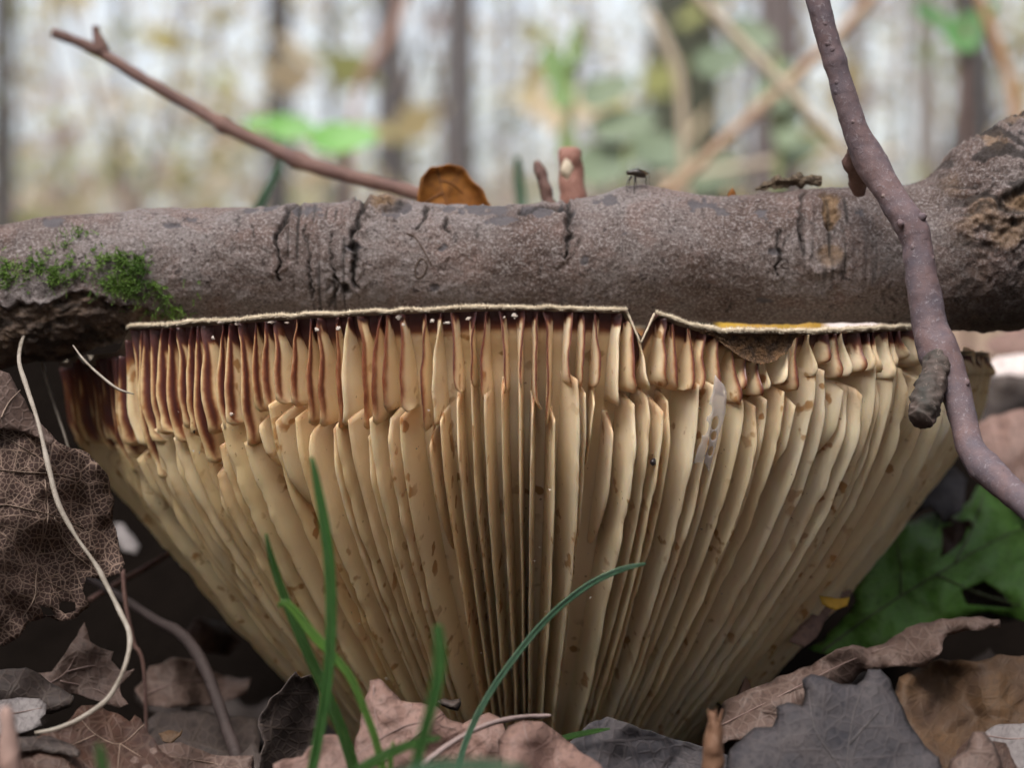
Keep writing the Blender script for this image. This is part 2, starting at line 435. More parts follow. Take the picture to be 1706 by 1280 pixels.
def gill(name, th0, z0, z1, upper, seed, short=False, through=False):
    """one gill: a thin plate standing off the flesh from height z0 down to z1"""
    rs = np.random.default_rng(seed)
    L = z0 - z1
    nu = int(np.clip(L / .0010, 14, 64)); nv = 7
    # denser near both ends
    u = np.linspace(0, 1, nu); u = .5 * u + .5 * (.5 - .5 * np.cos(np.pi * u))
    z = z0 - L * u
    th = th0 + (.0018 if upper else .0030) * noise3(u * (1.5 + rs.random()), seed * 1.7, 0, 11) + rs.normal(0, .0015) * u
    re = r_edge_s(z)
    base = gill_depth_base(z) * (.22 + .78 * sstep(0, .10, (z_rim(th0) - z) / (z_rim(th0) - Z_BOT))) + .0012
    dm = np.random.default_rng(int(seed) % 300 + 5).uniform(.88, 1.04); lean = math.radians(float(np.interp(math.degrees(th0), [-70, -35, 0, 35, 70], [-24, -8, 0, 8, 24]))) + rs.normal(0, .08)
    if upper: lean *= .45
    if upper:
        s = .72 + .28 * sstep(0, .8, u)
        d = base * s * dm * 1.04 * (1 - .10 * sstep(.6, 1, u))
        endc = (1 - u) * L
        d = d * np.sqrt(np.clip(endc / .0008, .05, 1)) + .0007 * np.exp(-((endc - .0016) / .0012) ** 2) * rs.uniform(.3, 1.5)
    elif short:
        d = base * dm * .93
        st = u * L
        d = d * np.sqrt(np.clip(st / .0014, .05, 1)) * np.clip((1 - u) / .55, 0, 1) ** .55
    else:
        st = u * L
        d0 = .97 if through else rs.uniform(.72, .95); d = base * dm * (d0 + (1 - d0) * sstep(0, rs.uniform(.003, .008), st))
        d = d * np.sqrt(np.clip(st / rs.uniform(.0003, .0010), .08, 1))
        d = d * (1 + .03 * noise3(u * 22, seed, 0, 4)) - .00035 * sstep(.45, .8, noise3(z * 700, seed, 0, 14)) * sstep(0, .1, u)
    dz = dr_edge(z); nl = np.sqrt(1 + dz * dz); nr_, nz_ = 1 / nl, -dz / nl
    wig = (.00030 if upper else .00006) * noise3(z * 420, seed * 3.1, 0, 8) + (.0005 if upper else .00026) * noise3(z * 60, seed * 3.1, 2, 8)
    if upper:
        hook = np.exp(-((1 - u) * L / .0014) ** 2) * rs.normal(0, .0005)
        top = np.exp(-(u * L / .0035) ** 2) * .0009 * math.sin(seed * 2.1)
        wig = wig + hook + top
    V, A = [], []
    ct, st_ = np.cos(th), np.sin(th)
    T = np.stack([ct, RYF * st_, 0 * ct], -1)
    bl = brown_len(th0) * rs.uniform(.8, 1.25); dist = z_rim(th0) - z
    rb = rs.random()
    for side in (-1, 1):
        for j in range(nv):
            v = j / (nv - 1)
            if side == 1 and j == nv - 1: pass
            rr_ = re - base + d * v * nr_
            zz = z + d * v * nz_
            thick = (.00042 * (1 - v) + .00014) * (1 if j < nv - 1 else .5)
            p = pt(th, rr_, zz) + T * (wig * v ** 1.5 + d * v * math.tan(lean) * v ** .5 + side * thick)[:, None]
            V.append(p)
            if upper:
                lenv = bl * (.62 - .22 * v * (th0 < rad(-8)))
                Rm = 1 - sstep(lenv * .35, lenv * 1.05, dist + .0014 * noise3(z * 500, v * 3, seed, 5))
                lf = float(np.interp(math.degrees(th0), [-40, -10], [1, 0]))
                stripe = sstep(.60 + .15 * (1 - lf), .86 + .08 * (1 - lf), v) * (.78 + .20 * lf * (v < .95)) * (1 if rb > .10 else .35)
                if lf > 0 and v > .95: stripe = stripe * (1 - .62 * lf)
                edge = stripe * (1 - sstep(.55, 1.15, u)) ** (.35) * (1 - .35 * sstep(.8, 1, u))
                if rad(21) < th0 < rad(33): edge *= .35 if rb < .7 else 1; Rm = Rm * .25
                if th0 > rad(40): edge *= .45
                Rm = np.maximum(Rm, np.maximum(edge, float(sstep(rad(58), rad(64), -th0)) * (.55 + .4 * noise3(z * 300, seed, v, 9)) * (1 - sstep(.6, 1.1, u))))
                Gm = .45 * np.exp(-((1 - u) * L / .0014) ** 2) + .10 * rs.random()
            else:
                Rm = sstep(.75, 1, v) * (.16 + .18 * noise3(z * 260, seed, 1, 6)) + .42 * sstep(.5, 1, v) * np.exp(-(u * L / .0014) ** 2) * rs.random()
                Gm = .55 * np.exp(-(u * L / .003) ** 2) + .10 * rs.random() + .10 * v
            A.append(np.stack([np.clip(Rm, 0, 1), np.clip(Gm, 0, 1) * np.ones(nu), np.full(nu, np.clip(.35 * rb + float(np.interp(math.degrees(th0), [-70, -35, 0, 40], [.85, .7, .25, .18])), 0, 1))], -1))
    V = np.array(V); A = np.array(A)            # (2nv, nu, 3)
    order = list(range(nv)) + list(range(2 * nv - 1, nv - 1, -1))
    V = V[order].transpose(1, 0, 2).reshape(-1, 3); A = A[order].transpose(1, 0, 2).reshape(-1, 3)
    m = 2 * nv
    F = grid_faces(nu, m)
    F.append(tuple(range(m))); F.append(tuple((nu - 1) * m + i for i in range(m - 1, -1, -1)))
    return mesh_obj(name, V, F, MG, mush, attrs={'mask': A})

th = rad(-108); i = 0; jr = random.Random(3)
while th < rad(98):
    a = math.degrees(th); step = .0298
    zt = float(z_top(th)) - .0008 - float(bite(th))
    zb = float(z_break(th)) + jr.gauss(0, .0009)
    if jr.random() < .12 and a < 4: zb -= jr.uniform(.002, .006)
    th1 = th + jr.gauss(0, .0026)
    if abs(th1 - TH_N) > .004: gill('gill', th1, zt, min(zb, zt - .004), True, 100 + i)
    zl = zb - jr.uniform(-.0006, .0005) - (jr.uniform(.0005, .003) if jr.random() < .15 else 0)
    if jr.random() < .38:
        gill('gill', th1, zb + .0022, Z_BOT + jr.uniform(0, .006), False, 400 + i, False, True)
    elif jr.random() < .80:
        gill('gill', th1 + jr.gauss(0, .0028), zl, Z_BOT + jr.uniform(0, .006), False, 400 + i)
    else:
        gill('short_gill', th1 + jr.gauss(0, .0035), zl, zl - jr.uniform(.010, .026), False, 700 + i, True)
    th += step * jr.uniform(.84, 1.16); i += 1

# felt rim: a thick pale edge line with short hairs, open at the torn notch
def rim_piece(t0, t1, n):
    tt = np.linspace(t0, t1, n); z = z_rim(tt)
    return pt(tt, r_edge_s(z) + .0002, z + .0001), tt
fz = []
for k, (a, b) in enumerate(((rad(-55), TH_N - .0245), (TH_N + .0295, rad(59)))):
    path, tt = rim_piece(a, b, 420 if k == 0 else 260)
    path[:, 2] += .00016 * fbm(tt * 30, 0, 0, 5, 2); path[:, 1] += .0003 * fbm(tt * 20, 3, 0, 6, 2)
    w = np.where(tt < TH_B0 - .02, .00030, .00040)
    w = w * (1 + .20 * noise3(tt * 90, 0, 0, 2))
    v, f = tube_geo(path, w, 8, .15, k, 5000)
    mesh_obj('rim_edge', v, f, M_RIM, mush)
    for _ in range(8000 if k == 0 else 5600):
        q = RNG.uniform(0, len(path) - 1.001); i0 = int(q); c = path[i0] + (path[i0 + 1] - path[i0]) * (q - i0)
        an = RNG.uniform(-.9, math.pi + .3); dirv = np.array([RNG.normal(0, .35), -math.cos(an), math.sin(an)]); dirv /= np.linalg.norm(dirv)
        ln = RNG.uniform(.0002, .0006); s = .000045
        b0 = c + dirv * w[i0] * .8; side = np.cross(dirv, [RNG.normal(), RNG.normal(), RNG.normal()]); side /= np.linalg.norm(side)
        fz.append((np.array([b0 - side * s, b0 + side * s, b0 + dirv * ln]), [(0, 1, 2)]))
v, f = join_geo(fz)
tag(mesh_obj('rim_hairs', v, f, M_FUZZ, mush, smooth=False), kind='stuff')
# pale torn lips of the notch
for a, b in ((TH_N - .0245, TH_N - .0005), (TH_N + .0295, TH_N + .0005)):
    tt = np.linspace(a, b, 14); z = z_top(tt)
    v, f = tube_geo(pt(tt, r_edge_s(z) - .0004, z), np.linspace(.00022, .00016, 14), 8, .3, 5, 2000)
    mesh_obj('torn_lip', v, f, M_RIM, mush)
# the hollow eaten out under the rim
nu, nv = 60, 14; V = []
tt = np.linspace(TH_B0 - .03, TH_B1 + .012, nu)
for j in range(nv):
    v = j / (nv - 1)
    zz = z_rim(tt) - .0004 - (bite(tt) + .0007) * v
    rr_ = r_edge_s(zz) + .0002 - .0006 * v - .0009 * np.sin(np.pi * np.clip(v, 0, 1)) ** .7 * np.clip(bite(tt) / .003, 0, 1) + .00025 * noise3(tt * 300, v * 8, 0, 2)
    V.append(pt(tt, rr_, zz))
mesh_obj('eaten_hollow', np.vstack(V), grid_faces(nv, nu), M_CAVITY, mush)

def edge_y(px, py):
    Y = 0.0
    for _ in range(12):
        p = P(px, py, Y); z = p.z - ZC; r = float(r_edge_s(z))
        Y = .5 * Y + .5 * (CY - RYF * math.sqrt(max(r * r - (p.x - CX) ** 2, 0)))
    return Y

# ------------------------------------------------------------------ flat sheets with an outline (leaves, films)
def sheet(name, outline, depth, mat, parent=None, step=9.0, thick=.00022, holes=(), curl=0.0, cw=16.0, crumple=0.0, seed=0, uvs=.01, frill=0.0):
    """outline in photograph pixels; depth(x, y) -> Y in metres. A real curved sheet with thickness."""
    ol = np.asarray(outline, float)
    # refine and roughen the outline
    pts = []
    for i in range(len(ol)):
        a, b = ol[i], ol[(i + 1) % len(ol)]; m = max(1, int(np.linalg.norm(b - a) / (step * .8)))
        for k in range(m): pts.append(a + (b - a) * k / m)
    pts = np.array(pts)
    nn = np.stack([noise3(pts[:, 0] * .06, pts[:, 1] * .06, seed, 1), noise3(pts[:, 0] * .06, pts[:, 1] * .06, seed + 9, 2)], -1)
    pts = pts + nn * min(step * .35, 3)
    allp = [tuple(p) for p in pts]; edges = [(i, (i + 1) % len(pts)) for i in range(len(pts))]
    def inside(q, poly):
        x, y = q[:, 0], q[:, 1]; c = np.zeros(len(q), bool); j = len(poly) - 1
        for i in range(len(poly)):
            xi, yi = poly[i]; xj, yj = poly[j]
            c ^= ((yi > y) != (yj > y)) & (x < (xj - xi) * (y - yi) / (yj - yi + 1e-12) + xi); j = i
        return c
    def edist(q, poly):
        dmin = np.full(len(q), 1e9)
        for i in range(len(poly)):
            a, b = poly[i], poly[(i + 1) % len(poly)]; ab = b - a
            tt = np.clip(((q - a) @ ab) / (ab @ ab + 1e-12), 0, 1)
            dmin = np.minimum(dmin, np.linalg.norm(q - a - tt[:, None] * ab, axis=1))
        return dmin
    hp = [np.asarray(h, float) for h in holes]
    for h in hp:
        o = len(allp); allp += [tuple(p) for p in h]; edges += [(o + i, o + (i + 1) % len(h)) for i in range(len(h))]
    lo, hi = pts.min(0), pts.max(0)
    xs = np.arange(lo[0], hi[0], step); ys = np.arange(lo[1], hi[1], step * .87)
    gxx, gyy = np.meshgrid(xs, ys); gxx = gxx + (np.arange(len(ys)) % 2)[:, None] * step * .5
    q = np.stack([gxx.ravel(), gyy.ravel()], -1); q = q + RNG.normal(0, step * .06, q.shape)
    q = q[inside(q, pts)]
    if len(q): q = q[edist(q, pts) > step * .55]
    for h in hp:
        if len(q): q = q[~inside(q, h) & (edist(q, h) > step * .4)]
    allp += [tuple(p) for p in q]
    r = delaunay_2d_cdt([Vector(p) for p in allp], edges, [], 1 if False else 0, 1e-4)
    vs = np.array([tuple(v) for v in r[0]]); fs = np.array([f for f in r[2] if len(f) == 3])
    cen = vs[fs].mean(1); keep = inside(cen, pts)
    for h in hp: keep &= ~inside(cen, h)
    fs = fs[keep]
    ed = edist(vs, pts)
    Y = np.array([depth(x, y) for x, y in vs])
    Y = Y + curl * np.exp(-ed / cw)
    if frill: Y = Y + frill * np.exp(-ed / cw) * noise3(vs[:, 0] * .035, vs[:, 1] * .035, seed, 31)
    if crumple:
        Y = Y + crumple * (fbm(vs[:, 0] * .014, vs[:, 1] * .014, seed, 41, 3))
    W = np.array([P(x, y, yy) for (x, y), yy in zip(vs, Y)])
    o = mesh_obj(name, W, fs, mat, parent, uv=vs * uvs * .1)
    if thick:
        md = o.modifiers.new('thickness', 'SOLIDIFY'); md.thickness = thick; md.offset = 0
    o['_d'] = 0; del o['_d']
    return o, (lambda x, y: depth(x, y) + curl * math.exp(-edist(np.array([[x, y]]), pts)[0] / cw) + (crumple * float(fbm(x * .014, y * .014, seed, 41, 3)) if crumple else 0))

def veins(parent, dfun, lines, mat, w=1.4, lift=.00025):
    for ln in lines:
        s = spline([(a, b, 0) for a, b in ln], max(8, int(len(ln) * 8)))
        path = np.array([P(a, b, dfun(a, b) - lift) for a, b, _ in s])
        rads = np.linspace(w, w * .45, len(path)) * K(path[0, 1])
        v, f = tube_geo(path, rads, 6)
        mesh_obj('vein', v, f, mat, parent)

# torn milky film stretched between gills
def film_depth(x, y): return edge_y(x, y) - .0008
def ell(cx, cy, a, b, n=14, rot=.25):
    return [(cx + a * math.cos(k / n * 6.283) * math.cos(rot) - b * math.sin(k / n * 6.283) * math.sin(rot), cy + a * math.cos(k / n * 6.283) * math.sin(rot) + b * math.sin(k / n * 6.283) * math.cos(rot)) for k in range(n)]
t = NT('milky_film'); t.set(Base_Color=(.78, .72, .72), Roughness=.25, Specular_IOR_Level=.6, Alpha=.36); M_FILM = t.m
sheet('gill_film', [(1192, 624), (1206, 640), (1211, 655), (1207, 690), (1200, 720), (1190, 752), (1180, 786), (1174, 772), (1166, 770), (1155, 772), (1166, 740), (1176, 700), (1186, 660)], film_depth, M_FILM, mush, step=5, thick=.00006,
      holes=(ell(1181, 684, 5, 10), ell(1191, 705, 6, 12), ell(1175, 714, 5, 13), ell(1189, 726, 5, 8), ell(1184, 752, 4, 9)))

# white crumbs stuck to the brown rim
def blob(name, c, r, mat, parent=None, seed=0, sq=(1, 1, 1), rough=.25, n=10):
    V, F = [], []
    for i in range(n + 1):
        ph = math.pi * i / n
        for j in range(n * 2):
            a = math.pi * j / n
            d = np.array([math.sin(ph) * math.cos(a), math.sin(ph) * math.sin(a), math.cos(ph)])
            k = 1 + rough * float(noise3(d[0] * 1.7 + seed, d[1] * 1.7, d[2] * 1.7, seed))
            V.append(np.array(c) + d * r * k * np.array(sq))
    return mesh_obj(name, V, grid_faces(n + 1, n * 2, True), mat, parent)
for k, (x, y, w, h) in enumerate(((295, 541, 6, 2), (368, 538, 8, 3), (395, 540, 5, 3), (452, 537, 9, 3), (478, 538, 5, 2), (528, 549, 5, 5), (563, 547, 5, 5), (355, 563, 4, 4), (664, 529, 6, 5), (720, 535, 5, 4), (858, 527, 7, 5), (672, 541, 5, 3), (780, 531, 6, 4), (745, 538, 7, 3), (840, 529, 3, 3), (386, 691, 4, 4), (1092, 770, 4, 4))):
    Y = edge_y(x, y) - (.0001 if y > 600 else -.0002)
    if k == 16:
        tag(blob('seed', P(1088, 770, Y - .0002), 5.5 * K(Y), M_DARK, None, 4, (1, 1, 1.1)), 'tiny dark shiny seed caught on pale gills beside the milky film', 'seed')
    else:
        blob('crumb', P(x, y, Y), K(Y), M_WHITE, mush, k, (w * .65, 1.6, h * .7), .9, 8)

sp = {0: [], 1: []}
for _ in range(170):
    a = RNG.uniform(-1, 1); yy = RNG.uniform(660, 1190); xx = 880 + a * float(np.interp(yy, [660, 850, 1000, 1200], [640, 600, 440, 270]))
    Ye = edge_y(xx, yy) - .0001; r = RNG.uniform(.6, 2.0) * K(Ye); c = np.array(P(xx, yy, Ye))
    v = c + RNG.normal(0, 1, (4, 3)) * r * .9
    sp[int(RNG.random() < .45)].append((v, [(0, 1, 2), (0, 2, 3), (0, 3, 1), (1, 3, 2)]))
for k, m_ in ((0, M_WHITE), (1, M_CHIP)):
    v, f = join_geo(sp[k]); tag(mesh_obj('specks', v, f, m_, mush, smooth=False), kind='stuff')

# ------------------------------------------------------------------ the fallen branch lying across the cap
LY = 0.046
LK = K(LY)
TOPX = [-420, -60, 0, 80, 150, 300, 450, 560, 605, 640, 680, 740, 850, 950, 1000, 1035, 1070, 1110, 1160, 1220, 1300, 1400, 1490, 1540, 1590, 1640, 1706, 1760, 1850, 1960]
TOPY = [470, 392, 377, 361, 353, 345, 343, 339, 336, 322, 332, 342, 344, 337, 327, 315, 309, 315, 324, 326, 320, 314, 308, 296, 248, 222, 186, 172, 205, 262]
BOTX = [-420, -60, 0, 100, 200, 300, 420, 600, 800, 1000, 1120, 1180, 1300, 1440, 1520, 1600, 1640, 1706, 1850, 1960]
BOTY = [700, 628, 618, 604, 576, 550, 538, 536, 537, 540, 541, 540, 539, 540, 544, 553, 556, 548, 545, 545]
us = np.concatenate([np.linspace(-420, -20, 30, endpoint=False), np.linspace(-20, 1725, 760), np.linspace(1725, 1960, 24)[1:]])
top = np.interp(us, TOPX, TOPY); bot = np.interp(us, BOTX, BOTY)
def smooth1(a, w):
    k = np.ones(w) / w; return np.convolve(np.pad(a, w // 2, mode='edge'), k, 'valid')[:len(a)]
top = smooth1(top, 9); bot = smooth1(bot, 41)
yc = (top + bot) / 2; rp = (bot - top) / 2
ph = np.concatenate([np.linspace(-100, 112, 190), np.linspace(112, 260, 36)[1:-1]]) * math.pi / 180
UX, PHI = np.meshgrid(us, ph, indexing='ij'); RP = rp[:, None] * np.ones_like(PHI); YCp = yc[:, None] * np.ones_like(PHI)
ARC = RP * PHI; YY = YCp - RP * np.sin(PHI)            # YY: photograph row of the undisplaced surface point
cxn, cyn = np.cos(PHI), np.sin(PHI)
FRONT = (PHI > -1.75) & (PHI < 1.96)
disp = 5 * fbm(UX / 170, cxn * 1.2, cyn * 1.2, 1, 3) + 1.6 * fbm(UX / 26, cxn * 5, cyn * 5, 2, 3) + .8 * fbm(UX / 8, cxn * 14, cyn * 14, 3, 3)
R_ = np.zeros_like(UX); G_ = np.zeros_like(UX); B_ = np.zeros_like(UX)
jx = UX + 6 * fbm(UX / 30, YY / 16, 0, 7, 3); jy = YY + 5 * fbm(UX / 16, YY / 30, 5, 7, 3)
def seg_dist(pts):
    d = np.full(UX.shape, 1e9)
    for (x0, y0), (x1, y1) in zip(pts[:-1], pts[1:]):
        ab = np.array([x1 - x0, y1 - y0]); l2 = ab @ ab
        tt = np.clip(((jx - x0) * ab[0] + (jy - y0) * ab[1]) / l2, 0, 1)
        d = np.minimum(d, np.hypot(jx - x0 - tt * ab[0], jy - y0 - tt * ab[1]))
    return np.where(FRONT, d, 1e9)
def crack(pts, w, dep, dark=1.0):
    global disp, R_
    d = seg_dist(pts); w = w * (.45 + .55 * np.clip(1.1 + 1.3 * noise3(UX / 14, YY / 14, 0, int(pts[0][0])), .15, 2.0)); k = np.exp(-(d / w) ** 2)
    disp = disp - dep * k + dep * .40 * np.exp(-((d - 2.4 * w) / (1.3 * w)) ** 2)
    R_ = np.maximum(R_, dark * np.exp(-(d / (w * 1.05)) ** 2))
crack([(494, 345), (480, 372), (476, 410), (479, 470)], 3.0, 9)
crack([(604, 332), (607, 362), (598, 395), (602, 440), (599, 478)], 3.6, 11)
crack([(596, 345), (612, 352)], 4, 9)
crack([(944, 336), (946, 365), (944, 400), (936, 435)], 3.0, 10)
crack([(868, 357), (905, 352), (943, 361)], 2.6, 8, .9)
crack([(712, 352), (706, 372), (700, 388)], 2.4, 7)
crack([(749, 372), (747, 390)], 3.0, 8)
crack([(1335, 330), (1318, 360), (1316, 400), (1320, 430)], 2.4, 6, .8)
crack([(1505, 338), (1500, 362)], 2.4, 7); crack([(1282, 395), (1286, 430), (1280, 465)], 2.2, 6, .8)
crack([(560, 400), (566, 460), (560, 510)], 2.0, 5, .7); crack([(520, 380), (526, 440), (530, 500)], 2.0, 5, .7)
crack([(565, 470), (575, 492), (580, 480)], 4.0, 9, 1)
for k in range(70):
    x = RNG.uniform(10, 1600); y = RNG.uniform(345, 530); l = RNG.uniform(5, 20); a = RNG.normal(1.5, .5)
    crack([(x, y), (x + l * math.cos(a), y + l * math.sin(a))], RNG.uniform(.9, 1.9), RNG.uniform(1, 3), RNG.uniform(.25, .8))
# fine upright wrinkles between the two long cracks and around the knot
def zone(x0, x1, y0, y1, s=18): return sstep(x0 - s, x0 + s, UX) * (1 - sstep(x1 - s, x1 + s, UX)) * sstep(y0 - s, y0 + s, YY) * (1 - sstep(y1 - s, y1 + s, YY)) * FRONT
wz = np.maximum(zone(480, 606, 345, 540), zone(1290, 1450, 330, 470))
wr = noise3(UX / 5.0, YY / 60, 0, 12); disp = disp + wz * 2.2 * wr; R_ = np.maximum(R_, wz * sstep(.45, .8, -wr) * .8)
# dark flaked patches
pn = fbm(UX / 22, YY / 16, 0, 21, 3)
for (x, y, a, b) in ([(RNG.uniform(20, 1580), RNG.uniform(350, 520), RNG.uniform(5, 14), RNG.uniform(3, 7)) for _ in range(10)] + [(1168, 345, 30, 11), (1195, 352, 13, 9), (1256, 366, 11, 9), (790, 352, 62, 12), (655, 352, 24, 18), (835, 372, 26, 8), (100, 372, 18, 7), (440, 350, 40, 9), (735, 420, 9, 7), (330, 368, 14, 6), (520, 358, 34, 10), (905, 358, 44, 8), (1000, 340, 26, 6)]):
    e = ((UX - x) / a) ** 2 + ((YY - y) / b) ** 2 + 1.3 * pn + .8 * fbm(UX / 7, YY / 6, 0, 23, 2)
    m = (1 - sstep(.80, 1.0, e)) * FRONT; G_ = np.maximum(G_, m); disp = disp - 2.2 * m
# cavity-crusted knot on top (x 640) and the big oval knot (x 1360)
e = np.hypot((UX - 632) / 34, (YY - 352) / 26); kz = np.exp(-e ** 2) * FRONT
disp = disp + 9 * kz * fbm(UX / 9, YY / 7, 1, 33, 3); B_ = np.maximum(B_, np.clip(1.3 * np.exp(-(np.hypot((UX - 640) / 26, (YY - 337) / 14)) ** 2), 0, 1) * FRONT)
R_ = np.maximum(R_, .9 * np.exp(-(np.hypot((UX - 668) / 10, (YY - 345) / 8)) ** 2) * FRONT)
e = np.hypot((UX - 1352) / 42, (YY - 402) / 56)
disp = disp + (5 * np.exp(-((e - 1) / .16) ** 2) - 4 * np.exp(-(e / .8) ** 4)) * FRONT + np.exp(-(e / .9) ** 4) * 3 * wr * FRONT
R_ = np.maximum(R_, .75 * np.exp(-((e - .82) / .06) ** 2) * FRONT * sstep(-.5, .4, fbm(UX / 20, YY / 20, 0, 51, 2)))
e2 = np.hypot((UX - 1370 + (YY - 350) * .1) / 15, (YY - 355) / 34); k2 = (1 - sstep(.7, 1.2, e2 + .4 * pn)) * FRONT
disp = disp - 8 * k2 + 5 * k2 * fbm(UX / 5, YY / 5, 0, 52, 2); B_ = np.maximum(B_, k2); 
e3 = np.hypot((UX - 1366) / 24, (YY - 432) / 20); B_ = np.maximum(B_, .7 * (1 - sstep(.6, 1.1, e3)) * FRONT)
# bark broken away under the left end
ledge = np.interp(UX, [-400, 0, 35, 60, 95, 125, 160, 200, 240, 300, 340], [488, 492, 512, 506, 520, 500, 486, 506, 512, 540, 600]) + 9 * pn
m = sstep(-4, 4, YY - ledge) * (UX < 330) * FRONT
disp = disp - 5 * m + m * (5 * fbm(UX / 15, YY / 11, 0, 61, 4)) + 5 * np.exp(-((YY - ledge + 5) / 6) ** 2) * (UX < 330) * FRONT
B_ = np.maximum(B_, m * .55); R_ = np.maximum(R_, m * sstep(.05, .5, fbm(UX / 30, YY / 12, 3, 62, 3)) * .7)
R_ = np.maximum(R_, .8 * np.exp(-((YY - ledge - 4) / 4) ** 2) * (UX < 300) * FRONT * sstep(-.4, .3, pn))
# gnarled right end
gm = sstep(1525, 1600, UX - (YY - 330) * .10) * (1 - .75 * sstep(400, 470, YY))
rg = 1 - np.abs(fbm((UX + YY * .9) / 70 + .8 * noise3(UX / 40, YY / 40, 0, 5), (YY - UX * .35) / 24 + .8 * noise3(UX / 35, YY / 35, 9, 5), cyn, 71, 4)); rg = rg ** 4
disp = disp + gm * (6 * (rg - .35) + 5 * fbm(UX / 14, cxn * 9, cyn * 9, 72, 4, .65))
R_ = np.maximum(R_, gm * sstep(.42, .12, rg) * 0 + gm * (1 - sstep(.02, .12, rg)) * .85); B_ = np.maximum(B_, gm * .55 * sstep(.3, .8, noise3(UX / 40, YY / 40, 0, 73) + .4))
e = np.hypot((UX - 1680) / 66, (YY - 345 + (UX - 1680) * .2) / 26); disp = disp + gm * (7 * np.exp(-((e - 1) / .22) ** 2) - 7 * np.exp(-(e / .8) ** 4)); R_ = np.maximum(R_, .85 * gm * np.exp(-((e - .78) / .1) ** 2)); B_ = np.maximum(B_, gm * np.exp(-(e / .8) ** 4))
RT = (RP + disp) * LK
endt = sstep(-420, -404, UX) * (1 - sstep(1945, 1960, UX)); RT = RT * (.35 + .65 * endt)
LV = np.stack([(UX - 853) * LK, LY - RT * cxn, ZC + (640 - YCp) * LK + RT * cyn], -1)
nU, nP = UX.shape
verts = LV.reshape(-1, 3); faces = grid_faces(nU, nP, True)
c0 = LV[0].mean(0); c1 = LV[-1].mean(0); verts = np.vstack([verts, c0, c1])
for j in range(nP):
    k = (j + 1) % nP; faces.append((nU * nP, j, k)); faces.append((nU * nP + 1, (nU - 1) * nP + k, (nU - 1) * nP + j))
mk = np.stack([np.clip(R_, 0, 1), np.clip(G_, 0, 1), np.clip(B_, 0, 1)], -1).reshape(-1, 3); mk = np.vstack([mk, [[0, 0, 1]] * 2])
faces = [tuple(reversed(f)) for f in faces]
branch = mesh_obj('fallen_branch', verts, faces, MB, attrs={'mask': mk})
tag(branch, 'thick mauve grey fallen branch with cracked bark lying across the mushroom', 'branch')

from mathutils.bvhtree import BVHTree
BV = BVHTree.FromPolygons([Vector(v) for v in verts], faces)
def on_branch(px, py):
    """world point and normal of the branch surface seen at a photograph pixel"""
    o = Vector((0, -D, ZC)); d = (P(px, py, 0) - o).normalized()
    h = BV.ray_cast(o, d); n = h[1]
    if n is not None and n.dot(d) > 0: n = -n
    return h[0], n

# bark crumb lying on top, orange scrap, fine root hairs
v, f = tube_geo(np.array([P(a, b, .044) for a, b in ((1258, 316), (1280, 311), (1310, 306), (1340, 302), (1369, 298))]), np.array([6, 9, 8, 9, 8]) * LK, 14, .8, 3, 900)
vs_ = spline([(1258, 315), (1285, 309), (1315, 305), (1345, 301), (1368, 299)], 40)
v, f = tube_geo(np.array([P(a, b, .044) for a, b in vs_]), (8 + 2.5 * noise3(np.linspace(0, 9, 40), 0, 0, 4)) * LK, 16, .9, 3, 700)
tag(mesh_obj('bark_chip', v, f, M_CHIP, smooth=False), 'crumbly dark brown chip of bark on top of the branch', 'bark')
M_ORANGE = mat_leaf('orange_leaf', (.36, .15, .03), (.25, .09, .018), (.14, .05, .015), 16, .5, .35)
o, d_ = sheet('leaf_scrap', [(1211, 327), (1214, 318), (1220, 312), (1225, 320), (1226, 328)], lambda x, y: .047, M_ORANGE, step=3)
tag(o, 'tiny orange leaf scrap peeping over the branch by the bark chip', 'leaf')
M_HAIR = mat_plain('root_hair', (.05, .03, .022), (.08, .05, .035), 300, .8)
def thread(name, pts, w, label, mat=None):
    s = spline([(a, b, 0) for a, b in pts], 24); path = []
    for a, b, _ in s:
        h = on_branch(a, b); path.append(np.array(h[0] + h[1] * .0001) if h[0] else np.array(P(a, b, LY - .012)))
    v, f = tube_geo(np.array(path), np.full(24, w * LK), 6)
    return tag(mesh_obj(name, v, f, mat or M_HAIR), label, 'root')
thread('root_thread', [(678, 389), (690, 394), (703, 412), (712, 428), (718, 441)], 1.1, 'thin dark root thread curling down the bark beside a short crack')
thread('root_thread', [(712, 440), (702, 430), (692, 446), (694, 462), (706, 458), (712, 442)], 1.0, 'small dark looped root thread on the bark')

